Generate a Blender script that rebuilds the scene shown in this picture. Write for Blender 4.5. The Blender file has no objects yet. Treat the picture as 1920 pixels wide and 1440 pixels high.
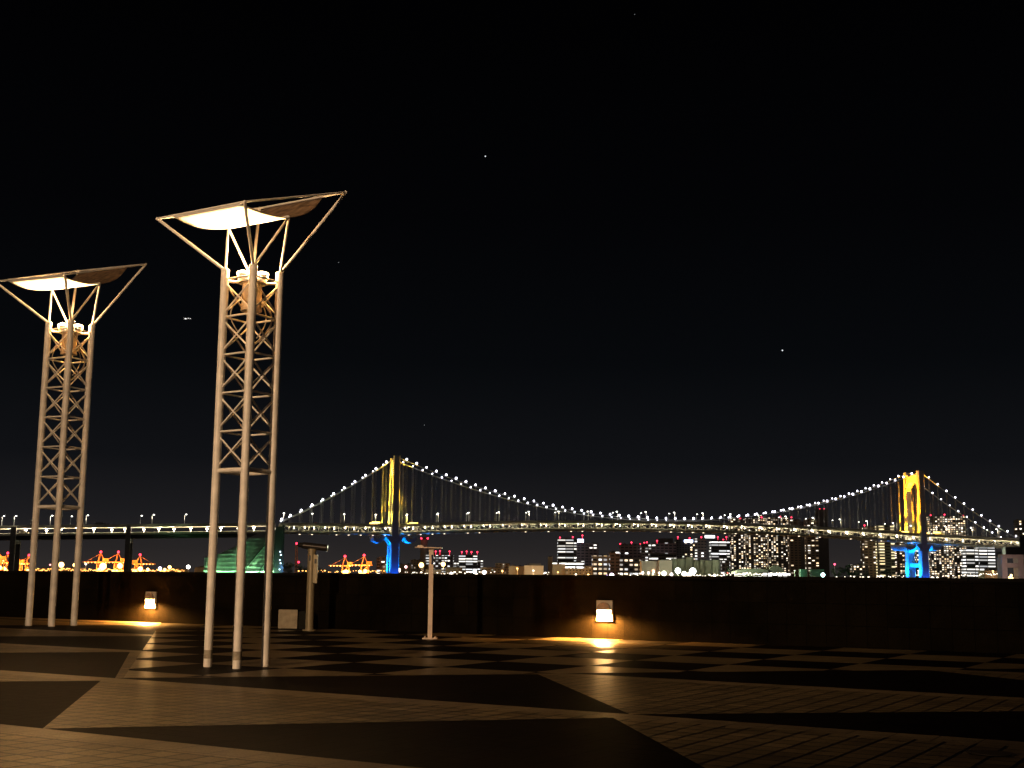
import bpy, math, random
from mathutils import Vector, Matrix
random.seed(7)
S = bpy.context.scene
COL = S.collection
R_ = math.radians
# ---------------------------------------------------------------- camera
F = 2350.0                      # focal length in photograph pixels (1920 wide)
EYE = 1.2
PITCH = math.atan(363 / F); ROLL = R_(0.53)
CAMR = Matrix.Rotation(math.pi / 2 + PITCH, 3, 'X') @ Matrix.Rotation(ROLL, 3, 'Z')
cd = bpy.data.cameras.new('camera'); cam = bpy.data.objects.new('camera', cd); COL.objects.link(cam)
cd.sensor_width = 36; cd.lens = 36 * F / 1920; cd.clip_start = .1; cd.clip_end = 30000
cam.matrix_world = Matrix.Translation((0, 0, EYE)) @ CAMR.to_4x4()
S.camera = cam
S.render.resolution_x = 1024; S.render.resolution_y = 768
S.view_settings.view_transform = 'Standard'; S.view_settings.look = 'None'
S.view_settings.exposure = 0; S.view_settings.gamma = 1
try:
    S.cycles.max_bounces = 5; S.cycles.sample_clamp_indirect = 20; S.cycles.caustics_reflective = False
    S.cycles.caustics_refractive = False; S.cycles.use_light_tree = True
except Exception: pass
# ---------------------------------------------------------------- night sky
W = bpy.data.worlds.new('World'); S.world = W; W.use_nodes = True
nt = W.node_tree; nt.nodes.clear()
out = nt.nodes.new('ShaderNodeOutputWorld')
sky = nt.nodes.new('ShaderNodeTexSky'); sky.sky_type = 'NISHITA'; sky.sun_disc = False
sky.sun_elevation = R_(-8); sky.sun_rotation = R_(200)
bg1 = nt.nodes.new('ShaderNodeBackground'); bg1.inputs[1].default_value = 0.05
nt.links.new(sky.outputs[0], bg1.inputs[0])
tc = nt.nodes.new('ShaderNodeTexCoord'); sp = nt.nodes.new('ShaderNodeSeparateXYZ')
rp = nt.nodes.new('ShaderNodeValToRGB')
nt.links.new(tc.outputs['Generated'], sp.inputs[0]); nt.links.new(sp.outputs[2], rp.inputs[0])
els = rp.color_ramp.elements
els[0].position = 0.0; els[0].color = (.030, .0255, .0240, 1)
els[1].position = 1.0; els[1].color = (.0003, .0003, .0004, 1)
for p, c in ((.020, (.0205, .0180, .0180)), (.045, (.0120, .0115, .0130)), (.09, (.0052, .0056, .0070)), (.17, (.0021, .0026, .0034)), (.28, (.0010, .0011, .0016)), (.42, (.0004, .0004, .0006))):
    e = els.new(p); e.color = (*c, 1)
bg2 = nt.nodes.new('ShaderNodeBackground'); bg2.inputs[1].default_value = 1.0
nt.links.new(rp.outputs[0], bg2.inputs[0])
ad = nt.nodes.new('ShaderNodeAddShader')
nt.links.new(bg1.outputs[0], ad.inputs[0]); nt.links.new(bg2.outputs[0], ad.inputs[1]); nt.links.new(ad.outputs[0], out.inputs[0])
# faint warm city glow in place of the sun
sl = bpy.data.lights.new('city_glow', 'SUN'); sl.energy = .06; sl.angle = R_(60); sl.color = (1, .82, .66)
so = bpy.data.objects.new('city_glow', sl); COL.objects.link(so); so.rotation_euler = (R_(62), 0, R_(-25))
# ---------------------------------------------------------------- pixel <-> place
def ray(x, y): return CAMR @ Vector(((x - 960) / F, (720 - y) / F, -1))
def G(x, y, z=0):
    d = ray(x, y); t = (z - EYE) / d.z; return Vector((d.x * t, d.y * t, z))
def P(x, y, Y):
    d = ray(x, y); t = Y / d.y; return Vector((d.x * t, Y, EYE + d.z * t))
AL = R_(31)
EU = Vector((math.cos(AL), -math.sin(AL), 0)); EV = Vector((math.sin(AL), math.cos(AL), 0))
D1 = (EV - EU) / math.sqrt(2); D2 = (EU + EV) / math.sqrt(2)
def UV(u, v, z=0): return EU * u + EV * v + Vector((0, 0, z))
# ---------------------------------------------------------------- materials
MATS = {}
def mat(name, col, rough=.6, metal=0, emit=None, es=0, noise=0, nscale=3, bump=0, spec=.5):
    if name in MATS: return MATS[name]
    m = bpy.data.materials.new(name); m.use_nodes = True; n = m.node_tree; b = n.nodes['Principled BSDF']
    b.inputs['Base Color'].default_value = (*col, 1); b.inputs['Roughness'].default_value = rough
    b.inputs['Metallic'].default_value = metal; b.inputs['Specular IOR Level'].default_value = spec
    if emit: b.inputs['Emission Color'].default_value = (*emit, 1); b.inputs['Emission Strength'].default_value = es
    if noise or bump:
        t = n.nodes.new('ShaderNodeTexCoord'); nz = n.nodes.new('ShaderNodeTexNoise'); nz.inputs['Scale'].default_value = nscale
        nz.inputs['Detail'].default_value = 6; n.links.new(t.outputs['Object'], nz.inputs[0])
        if noise:
            r = n.nodes.new('ShaderNodeMapRange'); r.inputs[1].default_value = .3; r.inputs[2].default_value = .7
            r.inputs[3].default_value = 1 - noise; r.inputs[4].default_value = 1 + noise * .4
            mx = n.nodes.new('ShaderNodeMix'); mx.data_type = 'RGBA'; mx.blend_type = 'MULTIPLY'; mx.inputs[0].default_value = 1
            mx.inputs[6].default_value = (*col, 1)
            n.links.new(nz.outputs[0], r.inputs[0]); n.links.new(r.outputs[0], mx.inputs[7]); n.links.new(mx.outputs[2], b.inputs['Base Color'])
        if bump:
            bp = n.nodes.new('ShaderNodeBump'); bp.inputs['Strength'].default_value = bump; bp.inputs['Distance'].default_value = .02
            n.links.new(nz.outputs[0], bp.inputs['Height']); n.links.new(bp.outputs[0], b.inputs['Normal'])
    MATS[name] = m; return m
def emis(name, col, st):
    return mat(name, (.02, .02, .02), .5, emit=col, es=st)
def paving(name, c1, c2, mortar, bw, bh, rot, rough, offs=.5, ms=.012, bump=.5, spec=.35):
    m = bpy.data.materials.new(name); m.use_nodes = True; n = m.node_tree; b = n.nodes['Principled BSDF']
    t = n.nodes.new('ShaderNodeTexCoord'); mp = n.nodes.new('ShaderNodeMapping'); mp.inputs['Rotation'].default_value[2] = rot
    n.links.new(t.outputs['Object'], mp.inputs[0])
    br = n.nodes.new('ShaderNodeTexBrick'); br.offset = offs; br.inputs['Scale'].default_value = 1
    br.inputs['Brick Width'].default_value = bw; br.inputs['Row Height'].default_value = bh; br.inputs['Mortar Size'].default_value = ms
    br.inputs['Mortar Smooth'].default_value = .3; br.inputs['Bias'].default_value = 0
    br.inputs['Color1'].default_value = (*c1, 1); br.inputs['Color2'].default_value = (*c2, 1); br.inputs['Mortar'].default_value = (*mortar, 1)
    n.links.new(mp.outputs[0], br.inputs[0])
    nz = n.nodes.new('ShaderNodeTexNoise'); nz.inputs['Scale'].default_value = .9; nz.inputs['Detail'].default_value = 8; nz.inputs['Roughness'].default_value = .7
    n.links.new(t.outputs['Object'], nz.inputs[0])
    r = n.nodes.new('ShaderNodeMapRange'); r.inputs[1].default_value = .3; r.inputs[2].default_value = .7; r.inputs[3].default_value = .42; r.inputs[4].default_value = 1.2
    n.links.new(nz.outputs[0], r.inputs[0])
    mx = n.nodes.new('ShaderNodeMix'); mx.data_type = 'RGBA'; mx.blend_type = 'MULTIPLY'; mx.inputs[0].default_value = 1
    n.links.new(br.outputs[0], mx.inputs[6]); n.links.new(r.outputs[0], mx.inputs[7])
    n2 = n.nodes.new('ShaderNodeTexNoise'); n2.inputs['Scale'].default_value = 60; n2.inputs['Detail'].default_value = 3
    n.links.new(t.outputs['Object'], n2.inputs[0])
    r2 = n.nodes.new('ShaderNodeMapRange'); r2.inputs[1].default_value = .3; r2.inputs[2].default_value = .7; r2.inputs[3].default_value = .6; r2.inputs[4].default_value = 1.4
    n.links.new(n2.outputs[0], r2.inputs[0])
    mx2 = n.nodes.new('ShaderNodeMix'); mx2.data_type = 'RGBA'; mx2.blend_type = 'MULTIPLY'; mx2.inputs[0].default_value = 1
    n.links.new(mx.outputs[2], mx2.inputs[6]); n.links.new(r2.outputs[0], mx2.inputs[7]); n.links.new(mx2.outputs[2], b.inputs['Base Color'])
    b.inputs['Roughness'].default_value = rough; b.inputs['Specular IOR Level'].default_value = spec
    sub = n.nodes.new('ShaderNodeMath'); sub.operation = 'MULTIPLY_ADD'; sub.inputs[1].default_value = -1; sub.inputs[2].default_value = 1
    n.links.new(br.outputs['Fac'], sub.inputs[0])
    ad2 = n.nodes.new('ShaderNodeMath'); ad2.operation = 'MULTIPLY_ADD'; ad2.inputs[1].default_value = .35
    n.links.new(n2.outputs[0], ad2.inputs[0]); n.links.new(sub.outputs[0], ad2.inputs[2])
    bp = n.nodes.new('ShaderNodeBump'); bp.inputs['Strength'].default_value = bump; bp.inputs['Distance'].default_value = .008
    n.links.new(ad2.outputs[0], bp.inputs['Height']); n.links.new(bp.outputs[0], b.inputs['Normal'])
    return m
def facade(name, wall, cw, ch, fx, fy, prob, c1, c2, st, minb=.35, rowp=0, colp=0):
    """lit windows on a grid measured in metres (UVs are in metres)"""
    if name in MATS: return MATS[name]
    m = bpy.data.materials.new(name); m.use_nodes = True; n = m.node_tree; b = n.nodes['Principled BSDF']
    b.inputs['Base Color'].default_value = (*wall, 1); b.inputs['Roughness'].default_value = .7
    uv = n.nodes.new('ShaderNodeUVMap'); s = n.nodes.new('ShaderNodeSeparateXYZ'); n.links.new(uv.outputs[0], s.inputs[0])
    def M(op, a, bb=None, c=None):
        k = n.nodes.new('ShaderNodeMath'); k.operation = op
        for i, v in enumerate((a, bb, c)):
            if v is None: continue
            if isinstance(v, (int, float)): k.inputs[i].default_value = v
            else: n.links.new(v, k.inputs[i])
        return k.outputs[0]
    u = M('DIVIDE', s.outputs[0], cw); v = M('DIVIDE', s.outputs[1], ch)
    fu = M('FRACT', u); fv = M('FRACT', v); iu = M('FLOOR', u); iv = M('FLOOR', v)
    mask = M('MULTIPLY', M('LESS_THAN', M('ABSOLUTE', M('SUBTRACT', fu, .5)), fx / 2), M('LESS_THAN', M('ABSOLUTE', M('SUBTRACT', fv, .5)), fy / 2))
    oi = n.nodes.new('ShaderNodeObjectInfo'); rnd = M('MULTIPLY', oi.outputs['Random'], 97.3)
    cb = n.nodes.new('ShaderNodeCombineXYZ'); n.links.new(iu, cb.inputs[0]); n.links.new(iv, cb.inputs[1]); n.links.new(rnd, cb.inputs[2])
    wn = n.nodes.new('ShaderNodeTexWhiteNoise'); n.links.new(cb.outputs[0], wn.inputs[0])
    lit = M('LESS_THAN', wn.outputs['Value'], prob)
    if rowp:
        cb2 = n.nodes.new('ShaderNodeCombineXYZ'); n.links.new(iv, cb2.inputs[1]); n.links.new(rnd, cb2.inputs[2])
        w2 = n.nodes.new('ShaderNodeTexWhiteNoise'); n.links.new(cb2.outputs[0], w2.inputs[0])
        lit = M('MULTIPLY', lit, M('LESS_THAN', w2.outputs['Value'], rowp))
    if colp:
        cb3 = n.nodes.new('ShaderNodeCombineXYZ'); n.links.new(iu, cb3.inputs[0]); n.links.new(rnd, cb3.inputs[1])
        w3 = n.nodes.new('ShaderNodeTexWhiteNoise'); n.links.new(cb3.outputs[0], w3.inputs[0])
        lit = M('MULTIPLY', lit, M('LESS_THAN', w3.outputs['Value'], colp))
    sc = n.nodes.new('ShaderNodeSeparateXYZ'); n.links.new(wn.outputs['Color'], sc.inputs[0])
    inten = M('MULTIPLY_ADD', M('POWER', sc.outputs[1], 1.5), 1 - minb, minb)
    mx = n.nodes.new('ShaderNodeMix'); mx.data_type = 'RGBA'; n.links.new(sc.outputs[2], mx.inputs[0])
    mx.inputs[6].default_value = (*c1, 1); mx.inputs[7].default_value = (*c2, 1)
    n.links.new(mx.outputs[2], b.inputs['Emission Color'])
    n.links.new(M('MULTIPLY', M('MULTIPLY', mask, lit), M('MULTIPLY', inten, st)), b.inputs['Emission Strength'])
    # unlit glass is darker than the wall
    m3 = n.nodes.new('ShaderNodeMix'); m3.data_type = 'RGBA'; n.links.new(mask, m3.inputs[0])
    m3.inputs[6].default_value = (*wall, 1); m3.inputs[7].default_value = (.02, .02, .025, 1); n.links.new(m3.outputs[2], b.inputs['Base Color'])
    MATS[name] = m; return m
# ---------------------------------------------------------------- mesh builder
class MB:
    def __init__(s): s.v = []; s.f = []; s.sm = []; s.uv = []
    def add(s, vs, fs, smooth=False, uvs=None):
        o = len(s.v); s.v += [Vector(p) for p in vs]
        for i, f in enumerate(fs):
            s.f.append([o + k for k in f]); s.sm.append(smooth); s.uv.append(uvs[i] if uvs else None)
        return s
    def box(s, c, sz, ax=None):
        ax = ax or (Vector((1, 0, 0)), Vector((0, 1, 0)), Vector((0, 0, 1))); c = Vector(c)
        h = [Vector(ax[i]) * (sz[i] / 2) for i in range(3)]
        vs = [c + h[0] * x + h[1] * y + h[2] * z for z in (-1, 1) for y in (-1, 1) for x in (-1, 1)]
        return s.add(vs, [(0, 2, 3, 1), (4, 5, 7, 6), (0, 1, 5, 4), (2, 6, 7, 3), (0, 4, 6, 2), (1, 3, 7, 5)])
    def tube(s, a, b, r, n=8, r2=None, cap=True):
        a = Vector(a); b = Vector(b); r2 = r if r2 is None else r2; d = (b - a).normalized()
        x = d.orthogonal().normalized(); y = d.cross(x)
        vs = []
        for k in range(n):
            t = 2 * math.pi * k / n; q = x * math.cos(t) + y * math.sin(t); vs += [a + q * r, b + q * r2]
        s.add(vs, [(2 * k, 2 * ((k + 1) % n), 2 * ((k + 1) % n) + 1, 2 * k + 1) for k in range(n)], True)
        if cap:
            s.add(vs[0::2], [tuple(range(n))[::-1]]); s.add(vs[1::2], [tuple(range(n))])
        return s
    def path(s, pts, r, n=8):
        pts = [Vector(p) for p in pts]; m = len(pts); vs = []; x = None
        for i, p in enumerate(pts):
            d = (pts[min(i + 1, m - 1)] - pts[max(i - 1, 0)]).normalized()
            if x is None: x = d.orthogonal().normalized()
            x = (x - d * x.dot(d)).normalized(); y = d.cross(x)
            for k in range(n):
                t = 2 * math.pi * k / n; vs.append(p + (x * math.cos(t) + y * math.sin(t)) * r)
        fs = [(i * n + k, i * n + (k + 1) % n, (i + 1) * n + (k + 1) % n, (i + 1) * n + k) for i in range(m - 1) for k in range(n)]
        fs += [tuple(range(n))[::-1], tuple((m - 1) * n + k for k in range(n))]
        return s.add(vs, fs, True)
    def ball(s, c, r, nu=8, nv=6, sq=(1, 1, 1)):
        c = Vector(c); vs = [c + Vector((0, 0, r * sq[2]))]
        for j in range(1, nv):
            th = math.pi * j / nv
            for i in range(nu):
                ph = 2 * math.pi * i / nu
                vs.append(c + Vector((r * sq[0] * math.sin(th) * math.cos(ph), r * sq[1] * math.sin(th) * math.sin(ph), r * sq[2] * math.cos(th))))
        vs.append(c - Vector((0, 0, r * sq[2]))); L = len(vs) - 1; fs = []
        for i in range(nu):
            i2 = (i + 1) % nu; fs.append((0, 1 + i, 1 + i2)); fs.append((L, 1 + (nv - 2) * nu + i2, 1 + (nv - 2) * nu + i))
            for j in range(nv - 2): fs.append((1 + j * nu + i, 1 + (j + 1) * nu + i, 1 + (j + 1) * nu + i2, 1 + j * nu + i2))
        return s.add(vs, fs, True)
    def prism(s, poly, ext):
        """closed planar polygon (list of Vectors) extruded by vector ext"""
        n = len(poly); e = Vector(ext); vs = [Vector(p) for p in poly] + [Vector(p) + e for p in poly]
        return s.add(vs, [tuple(range(n))[::-1], tuple(range(n, 2 * n))] + [(k, (k + 1) % n, n + (k + 1) % n, n + k) for k in range(n)])
    def build(s, name, material, parent=None, **props):
        me = bpy.data.meshes.new(name); o0 = parent['_w'] if parent is not None and '_w' in parent else (0, 0, 0); o0 = Vector(o0)
        me.from_pydata([tuple(p - o0) for p in s.v], [], s.f)
        for p, q in zip(me.polygons, s.sm): p.use_smooth = q
        if any(u is not None for u in s.uv):
            l = me.uv_layers.new(name='UVMap')
            for p, u in zip(me.polygons, s.uv):
                if u:
                    for li, c in zip(p.loop_indices, u): l.data[li].uv = c
        ms = material if isinstance(material, (list, tuple)) else [material]
        for q in ms: me.materials.append(q)
        o = bpy.data.objects.new(name, me); COL.objects.link(o)
        if parent is not None: o.parent = parent
        if parent is not None and '_w' in parent: WORLD.append(o); o['_w'] = parent['_w']
        for k, q in props.items(): o[k] = q
        return o
WORLD = []
ALL_W = []
def thing(name, loc, label, cat, group=None):
    """Empty at the base of a thing; its parts are given in world coordinates"""
    o = bpy.data.objects.new(name, None); COL.objects.link(o); o.location = loc; o.empty_display_size = .3
    o['_w'] = tuple(loc); o['label'] = label; o['category'] = cat
    if group: o['group'] = group
    ALL_W.append(o); return o
def tag(o, label, cat, group=None):
    o['label'] = label; o['category'] = cat
    if group: o['group'] = group
    return o
def lamp(kind, loc, energy, col, parent=None, radius=.1, aim=None, cone=90, blend=.5, name='lamp_light'):
    l = bpy.data.lights.new(name, kind); l.energy = energy; l.color = col; l.shadow_soft_size = radius
    o = bpy.data.objects.new(name, l); COL.objects.link(o)
    off = Vector(parent['_w']) if parent is not None and '_w' in parent else Vector((0, 0, 0))
    o.location = Vector(loc) - off
    if kind == 'SPOT':
        l.spot_size = R_(cone); l.spot_blend = blend
        o.rotation_euler = (Vector(aim) - Vector(loc)).to_track_quat('-Z', 'Y').to_euler()
    if parent is not None: o.parent = parent
    return o
# ---------------------------------------------------------------- palette
M_white = mat('lamp_tower_paint', (.84, .80, .74), .45, noise=.22, nscale=5, bump=.1)
M_reflect = mat('reflector_sheet', (.86, .85, .82), .55, noise=.05)
M_brown = mat('dim_streaked_sheet', (.30, .19, .11), .6, noise=.65, nscale=7, bump=.3)  # streaks as rust and dirt; the low brown tone holds the wing's weaker light
M_hot = emis('floodlight_lens', (1, .80, .55), 14)
M_bridge = mat('bridge_paint', (.62, .62, .60), .55, noise=.12, nscale=.3)
M_truss = mat('truss_paint', (.60, .58, .48), .55, noise=.2, nscale=.6)
M_conc = mat('concrete', (.30, .28, .26), .8, noise=.25, nscale=.4)
M_road = mat('bridge_asphalt', (.10, .10, .10), .85)
M_black = mat('dark_metal', (.03, .03, .03), .4, metal=.6)
M_steel = mat('galvanised_steel', (.55, .52, .46), .45, metal=.2, noise=.15, nscale=10)
# ---------------------------------------------------------------- plaza, water, far shore
WALLV = 22.9
HB = math.sqrt(2)
base = MB()
def sheet(mb, uvpoly, z): mb.add([UV(u, v, z) for u, v in uvpoly], [tuple(range(len(uvpoly)))])
bp_ = MB(); sheet(bp_, [(-60, -50), (45, -50), (45, WALLV), (-60, WALLV)], 0)
M_dark = paving('dark_paving', (.0030, .0020, .0014), (.010, .0062, .0042), (.004, .003, .002), .22, .22, AL, .6, offs=0, ms=.014, bump=.6, spec=.06)
bp_.build('plaza_ground', M_dark, kind='structure')
def clip(poly, f):
    o = []
    for i in range(len(poly)):
        a, b = poly[i], poly[(i + 1) % len(poly)]; fa, fb = f(a), f(b)
        if fa >= 0: o.append(a)
        if (fa >= 0) != (fb >= 0):
            t = fa / (fa - fb); o.append((a[0] + (b[0] - a[0]) * t, a[1] + (b[1] - a[1]) * t))
    return o
C0 = (-11.6, 10.55)
def sc_(p): return ((p[1] - C0[1]) - (p[0] - C0[0])) / HB      # along D1
def tc_(p): return ((p[1] - C0[1]) + (p[0] - C0[0])) / HB      # along D2
def outside(poly):
    a = clip(poly, lambda p: -sc_(p)); b = clip(clip(poly, sc_), lambda p: -tc_(p)); return [q for q in (a, b) if len(q) > 2]
def inside(poly): return [q for q in (clip(clip(poly, sc_), tc_),) if len(q) > 2]
D = 3.93; SW = .34; PER = 7.3
lines = [-4.9, -1.0, 2.9, 6.76, 10.42, 14.35, 18.28, 22.21]                   # far edge of every strip
tri = MB(); strip = MB(); chk = MB()
for k, v in zip(range(-4, 4), lines):
    for q in outside([(-58, v - SW), (43, v - SW), (43, v), (-58, v)]) if v < WALLV - 1 else []: sheet(strip, q, .004)
    vt = v - SW; vb = lines[k + 3] if k > -4 else v - D
    # light triangles: (start, corner, end) along the wall, alternating half a period per row
    if k % 2 == 0: known = [(-18.8, -15.1, -11.45), (-11.45, -8.3, -5.0), (-5.0, -2.4, 2.2)]
    if k == -1: known = [(-16.8, -13.1, -9.5), (-9.5, -5.8, -2.2)]
    if k == 2: known = [(-18.8, -15.1, -11.3), (-11.3, -8.0, -4.1), (-4.1, .6, 3.2)]
    if k % 2 and k != -1: known = [(-22.6, -18.9, -15.3), (-15.3, -11.6, -8.0), (-8.0, -5.0, -.7)]
    for n in range(7): e_ = known[-1][2]; known.append((e_, e_ + 3.65, e_ + 7.3))
    for n in range(5): e_ = known[0][0]; known.insert(0, (e_ - 7.3, e_ - 3.65, e_))
    for ua, uc, ub in known:
        for q in outside([(ua, vt), (uc, vb), (ub, vt)]): sheet(tri, q, .004)
for q in outside([(-58, WALLV - .8), (43, WALLV - .8), (43, WALLV), (-58, WALLV)]): sheet(strip, q, .0045)
q4 = 1.47; N0 = (-12.6, 17.23)
for i in range(-6, 34):
    for j in range(-6, 5):
        if (i + j) % 2 == 0: continue
        a = (N0[0] + i * q4, N0[1] + j * q4); vmax = min(a[1] + q4, WALLV)
        if a[1] >= WALLV - .1: continue
        for q in inside([a, (a[0] + q4, a[1]), (a[0] + q4, vmax), (a[0], vmax)]): sheet(chk, q, .004)
M_light = paving('light_paving', (.165, .122, .060), (.30, .22, .112), (.012, .009, .005), .22, .22, AL, .40, offs=0, ms=.016, bump=1.0, spec=.4)
M_strip = paving('granite_strip', (.25, .185, .105), (.31, .235, .130), (.07, .055, .04), .33, .34, AL, .38, offs=0, ms=.008, bump=.3)
M_chk = paving('checker_paving', (.24, .175, .09), (.34, .25, .13), (.12, .09, .05), .245, .245, AL, .30, offs=0, ms=.008, bump=.5, spec=.5)
tri.build('plaza_triangle_paving', M_light, kind='structure')
strip.build('plaza_granite_strips', M_strip, kind='structure')
chk.build('plaza_checker_paving', M_chk, kind='structure')
mh = MB(); g = G(1858, 1412, .009)
mh.add([g + Vector((math.cos(t) * .17, math.sin(t) * .17, 0)) for t in [2 * math.pi * k / 24 for k in range(24)]], [tuple(range(24))])
mh.tube(g - Vector((0, 0, .002)), g + Vector((0, 0, .004)), .14, 24)
tag(mh.build('manhole_cover', mat('cover_iron', (.05, .04, .03), .6)), 'round dark manhole cover set in the light paving strip', 'manhole cover')
w = MB(); w.add([(-6000, 20, -4), (9000, 20, -4), (9000, 12000, -4), (-6000, 12000, -4)], [(0, 1, 2, 3)])
M_water = mat('sea_water', (.008, .012, .016), .12, bump=.6, nscale=.25)
w.build('water', M_water, kind='structure')
w = MB(); w.box((1500, 5900, -4.2), (13000, 8000, 3.4)); w.build('far_shore_ground', mat('shore_ground', (.10, .09, .08), .9, noise=.2, nscale=.02), kind='structure')
# embankment wall
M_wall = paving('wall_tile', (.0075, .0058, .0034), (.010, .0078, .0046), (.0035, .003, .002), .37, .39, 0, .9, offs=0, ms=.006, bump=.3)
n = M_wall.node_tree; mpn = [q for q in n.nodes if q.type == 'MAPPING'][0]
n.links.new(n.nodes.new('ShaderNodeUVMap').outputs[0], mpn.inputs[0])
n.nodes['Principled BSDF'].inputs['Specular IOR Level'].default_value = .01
wt = thing('embankment_wall', UV(-8, WALLV), 'long low dark tiled wall along the waterfront plaza', 'wall')
wm = MB(); WT = 1.205; L0, L1 = -60, 45
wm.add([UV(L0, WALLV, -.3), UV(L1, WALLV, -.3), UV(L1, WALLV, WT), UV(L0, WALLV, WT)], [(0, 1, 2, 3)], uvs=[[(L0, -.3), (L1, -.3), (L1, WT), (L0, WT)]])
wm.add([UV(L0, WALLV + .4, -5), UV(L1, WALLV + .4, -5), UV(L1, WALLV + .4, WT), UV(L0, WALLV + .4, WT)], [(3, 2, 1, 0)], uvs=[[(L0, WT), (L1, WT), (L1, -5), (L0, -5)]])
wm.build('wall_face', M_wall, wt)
wc = MB()
u = L0
while u < L1 - .01:
    wc.box(UV(u + .745, WALLV + .2, WT + .03), (1.482, .46, .06), (EU, EV, Vector((0, 0, 1)))); u += 1.5
wc.build('coping', mat('wall_coping', (.007, .0065, .006), .8, noise=.2, spec=.1), wt)
# ---------------------------------------------------------------- wall lamps
def wall_lamp(px, py, label):
    d_ = ray(px, py); d_.z = 0; u = (d_ * (WALLV / d_.dot(EV))).dot(EU); c = UV(u, WALLV - .002, .56)
    t = thing('wall_lamp', UV(u, WALLV, .37), label, 'wall lamp', 'square lamps set in the wall')
    ax = (EU, EV, Vector((0, 0, 1))); N = -EV
    b = MB(); b.box(c + N * .02, (.36, .04, .41), ax); b.build('housing', mat('lamp_plate', (.55, .50, .42), .45, noise=.2), t)
    # ring
    def cp(a, r, d): return c + N * d + EU * (math.cos(a) * r) + Vector((0, 0, math.sin(a) * r - .01))
    r = MB(); r.path([cp(2 * math.pi * k / 28, .165, .048) for k in range(29)], .010, 6); r.build('ring', M_steel, t)
    h = MB(); pts = [cp(math.pi + math.pi * k / 16, .148, .045) for k in range(17)]
    pts = [p + Vector((0, 0, .02)) for p in pts]; h.prism(pts, N * .02); h.build('lens', emis('wall_lamp_lens', (1, .56, .20), 90), t)
    h = MB(); pts = [cp(math.pi * k / 16, .15, .045) for k in range(17)]; pts = [p + Vector((0, 0, .03)) for p in pts]; h.prism(pts, N * .045)
    h.build('hood', mat('lamp_hood', (.25, .2, .16), .5), t)
    lamp('SPOT', c + N * .15 + Vector((0, 0, -.07)), 1500, (1, .43, .09), t, .05, aim=c + N * .10 + Vector((0, 0, -1)), cone=174, blend=.4)
    return t
wall_lamp(282, 1167, 'glowing square wall lamp at the left, between the two lamp towers')
wall_lamp(1135, 1197, 'glowing square wall lamp alone on the right half of the wall')
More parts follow.
